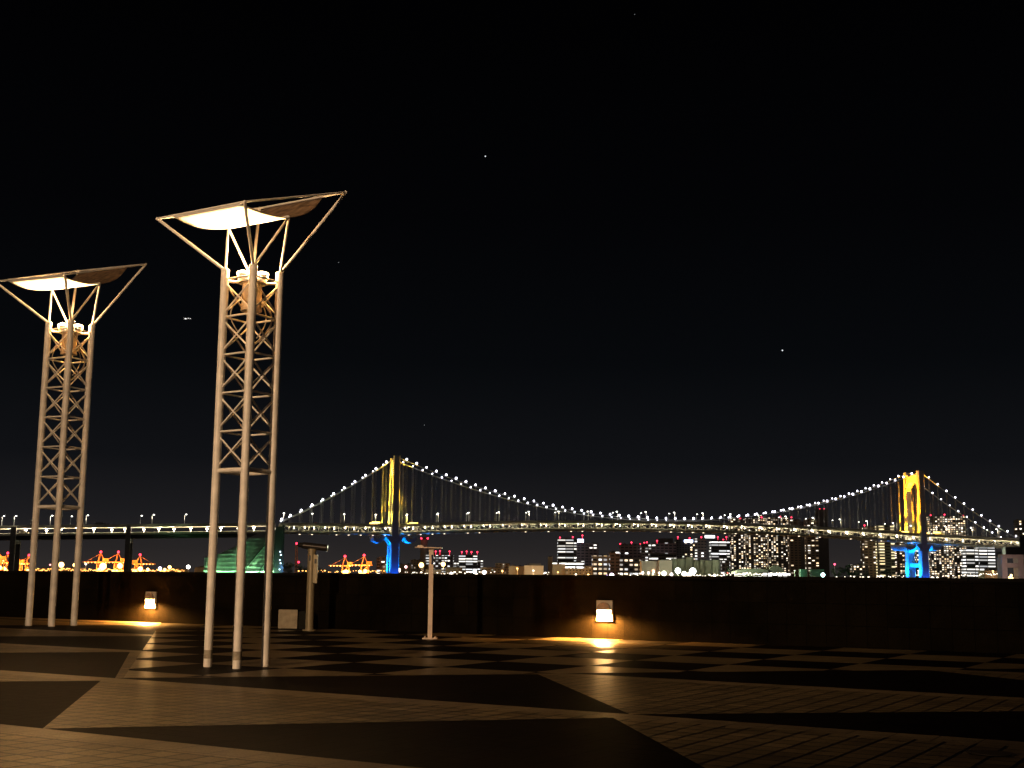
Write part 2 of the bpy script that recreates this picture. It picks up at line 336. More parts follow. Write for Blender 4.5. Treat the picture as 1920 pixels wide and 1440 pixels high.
# ---------------------------------------------------------------- lattice lamp towers
def lamp_tower(origin, sc, npan, label, rot=R_(13), hot=1.0):
    """square lattice tower of four tube legs with a tilted butterfly reflector"""
    o = Vector(origin); c, s = math.cos(rot), math.sin(rot)
    def L(x, y, z): return o + Vector((c * x - s * y, s * x + c * y, z)) * sc
    t = thing('lamp_tower', o, label, 'lamp tower', 'lattice lamp towers on the plaza')
    a = .372; H = 5.36; zt = 5.24; ph = .530; zb = zt - ph * npan
    legs = [(-a, 0), (0, -a), (a, 0), (0, a)]
    for x, y in legs:
        b = MB(); b.tube(L(x, y, -.02), L(x, y, H), .056 * sc, 20); b.ball(L(x, y, H), .060 * sc, 16, 8, (1, 1, .7)); lg = b.build('leg', M_white, t)
        if npan == 5 and (x < 0 or y < 0): b = MB(); b.tube(L(x, y, .11), L(x, y, .22), .0568 * sc, 20, cap=False); b.build('worn_band', mat('worn_paint', (.40, .35, .27), .7, noise=.5, nscale=14), lg)
    for i in range(4):
        (x0, y0), (x1, y1) = legs[i], legs[(i + 1) % 4]
        for k in range(npan + 1):
            z = zt - ph * k; b = MB(); b.tube(L(x0, y0, z), L(x1, y1, z), (.032 if k == npan else .0135) * sc, 10); b.build('rail', M_white, t)
        for k in range(npan):
            z1 = zt - ph * k - .045; z0 = zt - ph * (k + 1) + .045
            b = MB(); b.tube(L(x0, y0, z1), L(x1, y1, z0), .0125 * sc, 8); b.tube(L(x0, y0, z0), L(x1, y1, z1), .0125 * sc, 8); b.build('cross_brace', M_white, t)
    A = 1.29
    tw_ = R_(-5.5)
    def tws(x, y, z): return (x * math.cos(tw_) - y * math.sin(tw_) - .04, x * math.sin(tw_) + y * math.cos(tw_), z)
    CL, CF, CR, CB = tws(-A, 0, 6.07), tws(0, -A, 5.985), tws(A, 0, 6.58), tws(0, A, 6.665)
    b = MB()
    for p, q in ((CL, CF), (CF, CR), (CR, CB), (CB, CL)): b.tube(L(*p), L(*q), .015 * sc, 10)
    for p in (CL, CF, CR, CB): b.ball(L(*p), .022 * sc, 8, 6)
    b.build('reflector_frame', M_white, t)
    NL, NR = (-.36, .27, 6.05), (.45, -.38, 6.09)
    for (x, y), p in zip(legs, (CL, CF, CR, CB)):
        b = MB(); b.tube(L(x, y, H), L(*p), .022 * sc, 10); b.build('outer_strut', M_white, t)
    for i, p in ((0, NL), (3, NL), (1, NR), (2, NR)):
        b = MB(); b.tube(L(*legs[i], H), L(*p), .018 * sc, 10); b.build('inner_strut', M_white, t)
    b = MB(); b.tube(L(*NL), L(*NR), .020 * sc, 10); b.build('valley_beam', M_white, t)
    def sheet3(e0, e1, s0, s1, sag, mt, name, n0=NL, n1=NR):
        vs = []; fs = []; NS, NT = 16, 12; th = .012
        E0, E1, V0, V1 = Vector(e0), Vector(e1), Vector(n0), Vector(n1)
        for layer in (0, 1):
            for j in range(NT + 1):
                tt = j / NT; w_ = tt ** 1.6
                for i in range(NS + 1):
                    ss = i / NS
                    p = (E0.lerp(E1, s0 + (s1 - s0) * ss)).lerp(V0.lerp(V1, ss), tt)
                    pull = math.sin(math.pi * tt) * .07
                    dirv = (E1 - E0).normalized(); p = p + dirv * (pull * (2 * ss - 1))
                    p.z -= sag * math.sin(math.pi * tt) + .022 - layer * th
                    vs.append(L(*p))
        K = (NT + 1) * (NS + 1); I = lambda j, i, l=0: l * K + j * (NS + 1) + i
        for j in range(NT):
            for i in range(NS):
                fs.append((I(j, i), I(j, i + 1), I(j + 1, i + 1), I(j + 1, i))); fs.append((I(j, i, 1), I(j + 1, i, 1), I(j + 1, i + 1, 1), I(j, i + 1, 1)))
        for j in range(NT): fs += [(I(j, 0), I(j + 1, 0), I(j + 1, 0, 1), I(j, 0, 1)), (I(j, NS), I(j, NS, 1), I(j + 1, NS, 1), I(j + 1, NS))]
        for i in range(NS): fs += [(I(0, i), I(0, i, 1), I(0, i + 1, 1), I(0, i + 1)), (I(NT, i), I(NT, i + 1), I(NT, i + 1, 1), I(NT, i, 1))]
        b = MB(); b.add(vs, fs, True); return b.build(name, mt, t)
    sheet3(CL, CF, .20, .95, .055, M_reflect, 'reflector')
    o2 = sheet3(CB, CR, .06, .74, .07, M_brown, 'reflector'); o2['label'] = 'brown streaked reflector wing, dimness kept in its colour'
    # control gear and uplights
    b = MB(); b.tube(L(0, 0, 4.84), L(0, 0, 5.20), .135 * sc, 20); b.tube(L(0, 0, 4.81), L(0, 0, 4.84), .145 * sc, 20)
    b.build('gear_housing', mat('gear_paint', (.55, .42, .28), .5, noise=.15), t)
    b = MB(); b.tube(L(0, 0, 5.201), L(0, 0, 5.225), .20 * sc, 20)
    for x, y in legs: b.tube(L(x * .5, y * .5, 5.212), L(x, y, 5.212), .02 * sc, 8)
    b.build('mounting_plate', M_white, t)
    for x in (-.13, .13):
        b = MB(); b.tube(L(x, 0, 5.226), L(x, 0, 5.33), .06 * sc, 16, .088 * sc); hd = b.build('floodlight', M_white, t)
        b = MB(); b.tube(L(x, 0, 5.332), L(x, 0, 5.345), .090 * sc, 16); b.ball(L(x, 0, 5.345), .088 * sc, 14, 6, (1, 1, .4)); b.build('floodlight_lens', M_hot, hd)
        lamp('POINT', L(x, 0, 5.44), 45 * sc * sc, (1, .60, .26), t, .04 * sc)
        lamp('POINT', L(x * 2.0, 0, 5.33), 36 * sc * sc, (1, .44, .10), t, .02 * sc)  # added side glow that warms the leg tops, no fitting of its own
        lamp('SPOT', L(x, 0, 5.47), 210 * sc * sc * hot, (1, .60, .26), t, .05 * sc, aim=L(x - .26, -.40, 5.95), cone=150, blend=.8)
    for k, (x, y, dz) in enumerate(((.15, .02, .0), (.20, -.05, -.05), (.13, .12, .03), (-.16, -.05, .02))):
        r = Vector((x, y)).normalized()
        pts = [L(r.x * (.12 + .17 * math.sin(math.pi * q / 10)), r.y * (.12 + .17 * math.sin(math.pi * q / 10)), 5.02 + dz - .060 * q) for q in range(11)]
        b = MB(); b.path(pts, .009 * sc, 6); b.build('cable', mat('cable_sheath', (.45, .36, .26), .5), t)
    b = MB(); b.box(L(0, -.0, .006), (.01, .01, .01))
    return t
tc0 = (G(389, 1250) + G(497, 1250)) / 2
lamp_tower(tc0, 1.0, 5, 'tall cream white lattice lamp tower nearest the camera, its reflector fully in view')
tc1 = (G(53, 1174) + G(138, 1172)) / 2
s1 = (G(53, 1174) - G(138, 1172)).length / (G(389, 1250) - G(497, 1250)).length
lamp_tower(tc1, s1 * .885, 6, 'second lattice lamp tower further back, cut by the left edge of the photo', rot=R_(20.5))
# a third one stands behind the photographer and lights this side of the plaza
t3 = lamp_tower(Vector((-16, -8.6, 0)), 1.29, 6, 'lattice lamp tower standing behind the photographer')
lamp('SPOT', Vector((-15.6, -7.4, 8.4)), 20000, (1, .64, .35), t3, .25, aim=Vector((-7.6, 20, 2.6)), cone=72, blend=.9)
# ---------------------------------------------------------------- small things by the wall
# coin telescope
M_pil = mat('telescope_pillar_paint', (.34, .29, .19), .45, metal=.2, noise=.15, nscale=8)
def telescope():
    b0 = G(580, 1183); Y = b0.y; o = Vector((P(580, 1183, Y).x, Y, 0))
    t = thing('coin_telescope', o, 'coin telescope on a steel pillar by the waterfront wall', 'telescope')
    k = Y / F; Hh = P(582, 1031, Y).z
    b = MB(); b.tube(o, o + Vector((0, 0, Hh)), .088, 20); b.tube(o, o + Vector((0, 0, .03)), .15, 20); b.tube(o + Vector((0, 0, Hh - .02)), o + Vector((0, 0, Hh + .02)), .098, 20); b.build('pillar', M_pil, t)
    q = o + Vector((.10, -.03, 0)); b = MB(); b.box(q + Vector((0, 0, Hh - .42)), (.09, .10, .62)); cb = b.build('coin_box', M_pil, t)
    b = MB(); b.box(q + Vector((0, -.053, Hh - .25)), (.05, .006, .10)); b.box(o + Vector((-.03, -.089, Hh - .18)), (.04, .01, .12)); b.build('coin_slot', M_black, cb)
    a = P(569, 1022.5, Y); e = P(613, 1027.5, Y); c = a.lerp(e, .4)
    b = MB(); b.tube(Vector((o.x, Y, Hh + .01)), Vector((o.x, Y, Hh + .08)), .055, 14); b.box((o.x, Y, Hh + .06), (.13, .10, .05)); b.build('yoke', M_black, t)
    d = (e - a).normalized()
    b = MB(); b.tube(a, e, .074, 20); b.tube(e, e + d * .015, .080, 20); bd = b.build('barrel', mat('telescope_body', (.05, .045, .045), .3, metal=.5), t)
    b = MB(); b.tube(a, a - d * .06, .07, 16, .05); b.tube(a - d * .06, a - d * .13, .062, 16, .035); b.build('eyepiece', M_black, bd)
telescope()
def step_box():
    g = G(539, 1180); t = thing('step_box', g, 'low box step with a pale front panel beside the telescope pillar', 'step')
    r = G(521, 1180); w_ = G(558, 1180).x - r.x; h = P(539, 1143, g.y).z
    b = MB(); b.box((g.x, g.y + .19, h / 2), (w_ - .02, .36, h)); b.box((g.x + w_ / 2 + .11, g.y + .22, h * .46), (.24, .34, h * .92)); b.build('body', mat('step_dark', (.02, .02, .018), .95, spec=.1), t)
    b = MB(); b.box((g.x, g.y, h / 2 + .01), (w_, .02, h - .02)); b.build('front_panel', mat('step_panel', (.42, .36, .26), .7, noise=.3, nscale=8), t)
step_box()
def panel_post():
    g = G(806, 1198); Y = g.y; t = thing('information_post', g, 'pinkish steel post with a flat panel on top standing on the checkered paving', 'sign post')
    top = P(812, 1030, Y); Hh = top.z; m = mat('post_paint', (.92, .76, .64), .5, noise=.12, nscale=6)
    b = MB(); b.box((g.x, Y, Hh / 2), (.085, .085, Hh)); b.build('post', m, t)
    b = MB(); b.box((g.x, Y, .012), (.28, .28, .022));
    for sx in (-1, 1):
        for sy in (-1, 1): b.tube((g.x + sx * .1, Y + sy * .1, .02), (g.x + sx * .1, Y + sy * .1, .05), .012, 8)
    b.build('base_plate', m, t)
    b = MB(); x0 = P(779, 1027, Y).x; x1 = P(829, 1027, Y).x
    ux = Vector((1, 0, -.015)).normalized(); b.box(((x0 + x1) / 2, Y, Hh + .03), (x1 - x0, .36, .018), (ux, Vector((0, 1, 0)), Vector((.015, 0, 1)))); b.build('top_panel', m, t)
    b = MB(); b.box((x0 + .10, Y - .12, Hh + .06), (.09, .05, .035)); b.tube((x0 + .04, Y - .12, Hh + .045), (x0 + .17, Y - .12, Hh + .045), .02, 8); b.build('hook', m, t)
    b = MB(); b.prism([Vector((g.x - .04, Y, Hh - .08)), Vector((g.x + .07, Y, Hh + .02)), Vector((g.x - .07, Y, Hh + .02))], (0, .03, 0)); b.build('bracket', m, t)
    b = MB(); b.box((g.x + .022, Y - .047, Hh - .20), (.035, .008, .19)); b.build('plaque', mat('plaque_blue', (.01, .02, .08), .3), t)
panel_post()
# ---------------------------------------------------------------- suspension bridge
T1 = Vector((P(738, 985, 1275).x, 1275, 0)); T2 = Vector((P(1717, 1003, 1394).x, 1394, 0))
AX = (T2 - T1).normalized(); AC = Vector((-AX.y, AX.x, 0)); SPAN = (T2 - T1).length; UPV = Vector((0, 0, 1))
SEA = -4.0
def B(s, b, z): return T1 + AX * s + AC * b + Vector((0, 0, z))
def deckz(s):
    if s < 0: return 51.5 + .004 * s
    if s > SPAN: return 51.5 - .03 * (s - SPAN)
    x = s / SPAN; return 51.5 + 8.2 * 4 * x * (1 - x)
TOPZ = 120.5; HWID = 14.5; SIDE = 114.0
def cablez(s):
    if s < 0: x = -s / SIDE; return TOPZ + (deckz(-SIDE) + 2 - TOPZ) * x - 6 * 4 * x * (1 - x) * .6
    if s > SPAN: x = (s - SPAN) / SIDE; return TOPZ + (deckz(SPAN + SIDE) + 2 - TOPZ) * x - 6 * 4 * x * (1 - x) * .6
    x = s / SPAN; mid = deckz(SPAN / 2) + 2.6; return mid + (TOPZ - mid) * (2 * x - 1) ** 2
br = thing('suspension_bridge', T1 + Vector((0, 0, SEA)), 'long white suspension bridge with two yellow lit towers across the bay', 'bridge')
def tower(sc0, ctop, ptop, clow):
    b = MB()
    for sg in (-1, 1):
        zs = [(SEA, 9.5, 8.0), (20, 8.6, 7.4), (50, 7.8, 6.6), (TOPZ + 1, 6.6, 5.2)]
        vs = []; rings = []
        for z, wa, wb in zs:
            ch = .8
            ring = []
            for x, y in ((-wa/2, -wb/2+ch), (-wa/2+ch, -wb/2), (wa/2-ch, -wb/2), (wa/2, -wb/2+ch), (wa/2, wb/2-ch), (wa/2-ch, wb/2), (-wa/2+ch, wb/2), (-wa/2, wb/2-ch)):
                ring.append(len(vs)); vs.append(B(sc0 + x, sg * HWID + y, z))
            rings.append(ring)
        fs = [(a[k], a[(k + 1) % 8], c[(k + 1) % 8], c[k]) for a, c in zip(rings, rings[1:]) for k in range(8)] + [tuple(rings[-1]), tuple(rings[0][::-1])]
        b.add(vs, fs)
    tw = b.build('tower', M_bridge, br)
    # top beam with an arched underside
    r = HWID - 3.0; pts = []
    for k in range(17):
        a = math.pi * k / 16; pts.append(B(sc0 - 2.9, r * math.cos(a), 100 + 10.5 * math.sin(a)))
    topl = [B(sc0 - 2.9, -r * math.cos(math.pi * k / 8), 118.3 - 1.6 * math.sin(math.pi * k / 8)) for k in range(9)]
    b = MB()
    for k in range(16):
        a0, a1 = math.pi * k / 16, math.pi * (k + 1) / 16; y0, y1 = r * math.cos(a0), r * math.cos(a1)
        tz = lambda y: 118.6 - 1.5 * (1 - (y / r) ** 2)
        b.prism([B(sc0 - 2.9, y0, 100 + 10.5 * math.sin(a0)), B(sc0 - 2.9, y0, tz(y0)), B(sc0 - 2.9, y1, tz(y1)), B(sc0 - 2.9, y1, 100 + 10.5 * math.sin(a1))], AX * 5.8)
    b.build('top_beam', M_bridge, tw)
    # portal under the deck
    b = MB(); z1 = 41.4
    for k in range(16):
        a0, a1 = math.pi * k / 16, math.pi * (k + 1) / 16; rr = HWID - 3.7; y0, y1 = rr * math.cos(a0), rr * math.cos(a1)
        b.prism([B(sc0 - 3.4, y0, 31.5 + 6 * math.sin(a0)), B(sc0 - 3.4, y0, z1), B(sc0 - 3.4, y1, z1), B(sc0 - 3.4, y1, 31.5 + 6 * math.sin(a1))], AX * 6.8)
    b.box(B(sc0, 0, 18.5), (5.2, 2 * HWID - 7.2, 4.2), (AX, AC, UPV))
    b.build('cross_beam', M_bridge, tw)
    # flared cap carrying the deck and the curved soffit fairings either side
    b = MB()
    for sg in (-1, 1):
        for e in (-1, 1):
            y = sg * HWID
            b.prism([B(sc0 + e * 3.6, y - 3.2, 41.3), B(sc0 + e * 9.5, y - 3.2, 41.3), B(sc0 + e * 7.5, y - 3.2, 38.5), B(sc0 + e * 3.6, y - 3.2, 33.0)], AC * 6.4)
    b.build('deck_bracket', M_bridge, tw)
    for e in (-1, 1):
        b = MB(); n_ = 10; prof = []
        for k in range(n_ + 1):
            a = math.pi * k / n_; prof.append((e * (16.0 - 6.2 * math.cos(a) * 1.0), 40.8 - 6.3 * math.sin(a)))
        for k in range(n_ + 1):
            a = math.pi * (n_ - k) / n_; prof.append((e * (16.0 - 4.0 * math.cos(a) * 1.0), 41.0 - 3.0 * math.sin(a)))
        b.prism([B(sc0 + x, -HWID - 2, z) for x, z in prof], AC * (2 * HWID + 4)); b.build('fairing', M_bridge, tw)
    # colour floodlights: yellow and orange above the deck, blue below
    zd = deckz(sc0) + 2.0
    for e in (-1, 1):
        b = MB()
        for y in (-11.5, 11.5): b.box(B(sc0 + e * 19, y, zd + .8), (8.0, 1.2, 1.6), (AX, AC, UPV))
        b.build('floodlight', emis('tower_flood', (1, .55, .10), 7), tw)
        for y in (-11.5, 11.5):
            lamp('SPOT', B(sc0 + e * 19, y, zd + 2.2), ptop, ctop, br, .8, aim=B(sc0, y * 1.1, 108), cone=50, blend=.7)
            lamp('SPOT', B(sc0 + e * 17, y, zd + 2.2), 120000, clow, br, .8, aim=B(sc0, y * 1.1, 60), cone=60, blend=.8)
            lamp('SPOT', B(sc0 + e * 15, y, SEA + 3), 330000, (.0, .20, 1), br, .8, aim=B(sc0, y * 1.1, 34), cone=75, blend=.7)
    for y in (-26, 26):
        lamp('SPOT', B(sc0, y, SEA + 3), 7000, (.0, .10, 1), br, .8, aim=B(sc0, y * .3, 40), cone=90, blend=.7)
tower(0, (1, .55, .03), 1100000, (1, .76, .06)); tower(SPAN, (1, .32, .005), 2300000, (1, .56, .02))
# decks, stations from the left anchorage to beyond the right edge
SA, SB = -SIDE, SPAN + SIDE + 60
st = [SA + (SB - SA) * k / 76 for k in range(77)]
def ribbon(mb, b0, b1, z0, z1, dz):
    """slab following the deck curve: b range, z range relative to the deck line"""
    vs = []
    for s in st:
        z = deckz(s) + dz
        vs += [B(s, b0, z + z0), B(s, b1, z + z0), B(s, b1, z + z1), B(s, b0, z + z1)]
    fs = []
    for i in range(len(st) - 1):
        a, c = 4 * i, 4 * i + 4
        fs += [(a + k, a + (k + 1) % 4, c + (k + 1) % 4, c + k) for k in range(4)]
    fs += [(0, 3, 2, 1), tuple(4 * (len(st) - 1) + k for k in range(4))]
    mb.add(vs, fs)
b = MB(); ribbon(b, -14, 14, -.9, 0, 0); b.build('upper_deck', M_truss, br)
b = MB(); ribbon(b, -13.95, -13.6, .003, 1.5, 0); ribbon(b, 13.6, 13.95, .003, 1.5, 0); b.build('parapet', M_truss, br)
b = MB(); ribbon(b, -14, 14, -1.0, -.3, -7.2); b.build('lower_deck', mat('lower_deck_paint', (.40, .38, .33), .6), br)
b = MB(); ribbon(b, 10.2, 10.5, -.29, 1.8, -7.2); ribbon(b, -10.5, -10.2, -.29, .8, -7.2); b.build('lower_parapet', M_truss, br)
for sg in (-1, 1):
    b = MB(); y = sg * 14.6
    ribbon(b, y - .45, y + .45, -1.5, -.7, 0); ribbon(b, y - .45, y + .45, -1.2, -.2, -7.3)
    k = 0; s = SA
    while s < SB - 9:
        z0 = deckz(s) - 7.6; z1 = deckz(s) - 1.4; z0n = deckz(s + 10) - 7.6; z1n = deckz(s + 10) - 1.4
        b.box(B(s, y, (z0 + z1) / 2), (.7, .7, z1 - z0), (AX, AC, UPV))
        if k % 2 == 0: b.tube(B(s, y, z1), B(s + 10, y, z0n), .36, 6)
        else: b.tube(B(s, y, z0), B(s + 10, y, z1n), .36, 6)
        s += 10; k += 1
    b.build('truss', M_truss, br)
b = MB(); s = SA
while s < SB:
    b.box(B(s, 0, deckz(s) - 1.5), (.7, 28, 1.1), (AX, AC, UPV)); b.box(B(s, 0, deckz(s) - 8.8), (.7, 28, 1.1), (AX, AC, UPV)); s += 10
b.build('floor_beam', M_truss, br, kind='stuff')
# lamps over the lower road, every 20 m
M_dl = emis('deck_lamp', (1, .86, .62), 16)
s = SA + 5; k = 0
while s < SB - 5:
    y = (-7.5, 8.5)[k % 2]
    b = MB(); b.ball(B(s, y, deckz(s) - 3.0), .58, 8, 6, (1, 1, .8)); b.tube(B(s, y, deckz(s) - 2.9), B(s, y, deckz(s) - .9), .12, 6)
    b.build('deck_lamp', M_dl, br)
    if k % 2 == 0: lamp('POINT', B(s + 4, 1, deckz(s) - 3.4), 5200, (1, .84, .58), br, .5)
    s += 10; k += 1
# small lights on the underside
b = MB(); s = SA + 20
while s < SPAN:
    if random.random() < .55: b.ball(B(s, -13, deckz(s) - 9.8), .45, 6, 4, (2.2, 1, .7))
    s += 12
b.build('underside_light', emis('underside_light', (1, .80, .55), 3.0), br, kind='stuff')
# cables, hangers, cable lamps
nodes = [SA + 2] + [-SIDE + SIDE * k / 11 for k in range(1, 11)] + [0] + [SPAN * k / 57 for k in range(1, 57)] + [SPAN] + [SPAN + SIDE * k / 11 for k in range(1, 12)]
for sg in (-1, 1):
    b = MB(); b.path([B(s, sg * HWID, cablez(s)) for s in nodes], .50, 6); b.build('main_cable', M_bridge, br)
    b = MB()
    for s in nodes: b.path([B(s - 4, sg * HWID - .8, cablez(s - 4 if s > SA + 6 else s) + 1.1), B(s + 4, sg * HWID - .8, cablez(s + 4) + 1.1)], .07, 4)
hang = []; cl = []
M_cl = emis('cable_lamp', (.86, .84, 1.0), 9)
for sg in (-1, 1):
    for s in nodes:
        if s in (0, SPAN) or abs(s - SPAN) < .1: continue
        if cablez(s) - deckz(s) > 3.5 and s > SA + 8: hang.append((s, sg))
        cl.append((s, sg))
M_hang = mat('hanger_rope', (.60, .60, .60), .5)
rest = MB()
for i, (s, sg) in enumerate(hang):
    q = rest if i >= 100 else MB()
    for dx in (-.55, .55): q.tube(B(s + dx, sg * HWID, deckz(s)), B(s + dx, sg * HWID, cablez(s)), .11, 4, cap=False)
    if i < 100: q.build('hanger', M_hang, br)
rest.build('hanger', M_hang, br, kind='stuff')
rest = MB()
for i, (s, sg) in enumerate(cl):
    q = rest if i >= 100 else MB(); h = 1.9 if sg < 0 else 1.5
    q.ball(B(s, sg * HWID, cablez(s) + h), (.98 if sg < 0 else .74) * random.uniform(.85, 1.12), 8, 6)
    if i < 100: q.build('cable_lamp', M_cl, br)
rest.build('cable_lamp', M_cl, br, kind='stuff')
# street lamps on the bridge
M_sl = emis('street_lamp_head', (1, .97, .88), 7)
GL = 'street lamps along the bridge roadway'
def street_lamp(p, h, inward, label, r=.85, group=GL, lit=0):
    t = thing('street_lamp', p, label, 'street lamp', group)
    b = MB(); b.tube(p, p + Vector((0, 0, h)), .26, 6, .18); b.tube(p + Vector((0, 0, h)), p + inward * 1.8 + Vector((0, 0, h + .4)), .16, 6); b.build('pole', M_bridge, t)
    b = MB(); b.ball(p + inward * 1.9 + Vector((0, 0, h + .3)), r, 8, 6, (1.1, .8, .55)); b.build('lamp_head', M_sl, t)
    if lit: lamp('POINT', p - inward * 1.5 + Vector((0, 0, h - 2)), lit, (1, .86, .62), t, .5)
ORD = ['first', 'second', 'third', 'fourth', 'fifth', 'sixth', 'seventh', 'eighth', 'ninth', 'tenth', 'eleventh', 'twelfth', 'thirteenth', 'fourteenth', 'fifteenth', 'sixteenth', 'seventeenth', 'eighteenth', 'nineteenth']
for sg, row in ((-1, 'near'), (1, 'far')):
    for k in range(-4, 23):
        s = 12 + 31.4 * k + (2 if sg > 0 else 0)
        if s < SA + 3: s = SA + 4
        if sg > 0 and s < 0: continue
        if s > SB - 60: continue
        if k < 1: where = f'{ORD[0 - k]} one left of the left bridge tower' if k < 0 else 'just right of the left bridge tower'
        elif s < SPAN: where = f'{ORD[k-1]} one right of the left bridge tower' if k < 19 else 'close before the right bridge tower'
        else: where = f'{ORD[k-19] if k>=19 else ORD[0]} one right of the right bridge tower'
        street_lamp(B(s, sg * 12.6, deckz(s)), 10.5, AC * (-sg), f'{row} row bridge street lamp, {where}', .85 if sg < 0 else .65, lit=1700 if sg < 0 else 0)
# anchorage with green floodlit ribbed flank
an = thing('bridge_anchorage', B(-150, 0, SEA), 'green floodlit ribbed anchorage block under the left end of the bridge', 'anchorage')
M_an = mat('anchorage_concrete', (.42, .44, .42), .8, noise=.2, nscale=.15)
b = MB(); b0 = -19
prof = [(-118, 45.5), (-132, 43), (-146, 35), (-158, 27.5), (-170, 21.5), (-184, 18.5), (-184, SEA), (-118, SEA)]
b.prism([B(s, b0, z) for s, z in prof], AC * 38); bd = b.build('block', M_an, an)
b = MB()
for k in range(10):
    z = 1 + 3.9 * k
    xs = [s for s in [-118 - 66 * q / 66 for q in range(67)]]
    def top(s):
        for (a0, z0), (a1, z1) in zip(prof[:6], prof[1:6]):
            if a1 <= s <= a0: return z0 + (z1 - z0) * (a0 - s) / (a0 - a1)
        return 0
    ok = [s for s in xs if top(s) > z + .8]
    if len(ok) > 3: b.box(B((ok[0] + ok[-1]) / 2, b0 - .9, z), (ok[0] - ok[-1], 1.3, .8), (AX, AC, UPV))
b.build('rib', mat('rib_concrete', (.52, .54, .50), .7), bd)
b = MB()
for s0, s1_, z0, z1 in ((-120, -150, 40, 1), (-120, -134, 26, 0)): b.tube(B(s0, b0 - 2.0, z0), B(s1_, b0 - 2.0, z1), .55, 6)
b.build('flank_seam', mat('seam_dark', (.03, .04, .03), .7), bd)
b = MB(); b.box(B(-114.5, 0, 20), (6.5, 42, 2 * 28.5 + 0), (AX, AC, UPV)); b.box(B(-110, -20, 23), (2.2, 2, 54), (AX, AC, UPV)); b.build('end_tower', mat('anchorage_dark', (.05, .05, .055), .7), an)
for s in (-121, -132, -143, -154, -166, -178): lamp('SPOT', B(s, b0 - 5, -3), 44000 if s > -150 else 26000, (.36, 1, .42), an, .6, aim=B(s, b0, 18), cone=120, blend=.6)
b = MB()
for s, r in ((-140, 1.5), (-122, 1.1)): b.ball(B(s, b0 - 9, 1.0), r, 8, 6, (1.6, 1, .6))
b.build('floodlight', emis('green_flood', (.75, 1, .65), 6), an)
for k, z in enumerate((24, 21, 16, 13, 7, 3)):
  b = MB(); b.ball(B(-112.5 + .8 * (k % 2), -21.6, z), .8, 6, 4)
  b.build('stair_light', emis('stair_light', (.65, .85, 1), 3), an)
lamp('POINT', B(-109, -24, 8), 2500, (.2, .5, 1), an, .5)
# approach viaduct to the left
va = thing('approach_viaduct', B(-250, 0, SEA), 'two level approach viaduct carrying the road left of the bridge', 'viaduct')
def VZ(s): return 51.2 + .028 * (s + 114)
def vrib(mb, b0, b1, z0, z1, sa=-440, sb=-117.8):
    n_ = 24; vs = []
    for k in range(n_ + 1):
        s = sa + (sb - sa) * k / n_; z = VZ(s); vs += [B(s, b0, z + z0), B(s, b1, z + z0), B(s, b1, z + z1), B(s, b0, z + z1)]
    fs = []
    for i in range(n_): a, c = 4 * i, 4 * i + 4; fs += [(a + k, a + (k + 1) % 4, c + (k + 1) % 4, c + k) for k in range(4)]
    mb.add(vs, fs + [(0, 3, 2, 1), tuple(4 * n_ + k for k in range(4))])
b = MB(); vrib(b, -12, 12, -1.6, 0); vrib(b, -12, -11.7, .003, 1.3); vrib(b, 11.7, 12, .003, 1.3); b.build('upper_deck', M_truss, va)
b = MB(); vrib(b, -12, 12, -8.6, -7.8); vrib(b, -12, -11.7, -7.797, -6.5); vrib(b, 11.7, 12, -7.797, -5.5); b.build('lower_deck', M_truss, va)
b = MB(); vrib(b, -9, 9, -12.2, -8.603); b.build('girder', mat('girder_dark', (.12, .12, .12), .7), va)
for px in (30, 243):
    r0 = P(px, 1000, 1200); kx = r0.x / r0.y; s = (T1.x - kx * T1.y) / (kx * AX.y - AX.x)
    for y, tz in ((-13.5, VZ(s) - .2), (13.5, VZ(s) - 12.3)):
        b = MB(); b.box(B(s, y, (tz + SEA) / 2), (4.6, 4.0, tz - SEA), (AX, AC, UPV)); b.build('pier', M_conc, va)
    b = MB(); b.box(B(s, 0, VZ(s) - 14.2), (4.2, 23, 3.6), (AX, AC, UPV)); b.build('crosshead', M_conc, va)
s = -125; k = 0
while s > -430:
    rr = .9
    b = MB(); b.ball(B(s, -8 if k % 2 else 7, VZ(s) - 3.2), rr, 8, 6, (1.5, 1, .6)); b.tube(B(s, -8 if k % 2 else 7, VZ(s) - 8), B(s, -8 if k % 2 else 7, VZ(s) - 3.2), .2, 6); b.build('deck_lamp', M_dl, va)
    lamp('POINT', B(s, -4, VZ(s) - 3.4), 9000, (1, .84, .6), va, .5)
    s -= 13.5 + 1.5 * (k % 3); k += 1
lamp('POINT', B(-190, -16, 26), 500, (.15, 1, .2), an, 1)
vl = [(2, 'at the left edge of the photo', -1), (25, 'left of the sign gantry', -1), (93, 'behind the middle leg of the far lamp tower', -1), (131, 'far side one, between two legs of the far lamp tower', 1), (160, 'right of the far lamp tower', -1), (262, 'far side one left of the pair near the truck', 1), (284, 'above the viaduct pier to the right', -1), (345, 'last one before the near lamp tower', -1)]
for px, wh, sg in vl:
    r0 = P(px, 1000, 1200); kx = r0.x / r0.y; s = (T1.x + sg * 11 * AC.x - kx * (T1.y + sg * 11 * AC.y)) / (kx * AX.y - AX.x)
    street_lamp(B(s, sg * 11, VZ(s)), 10.0, AC * (-sg) + AX * .6, f'street lamp on the viaduct {wh}', .8, 'street lamps on the viaduct', lit=2500)
r0 = P(60, 1000, 1200); kx = r0.x / r0.y; s = (T1.x - kx * T1.y) / (kx * AX.y - AX.x)
gt = thing('sign_gantry', B(s, 0, VZ(s)), 'green lit sign gantry over the viaduct road', 'gantry'); b = MB()
b.path([B(s, -11, VZ(s)), B(s, -11, VZ(s) + 6), B(s, 11, VZ(s) + 6), B(s, 11, VZ(s))], .35, 6); b.build('frame', M_bridge, gt)
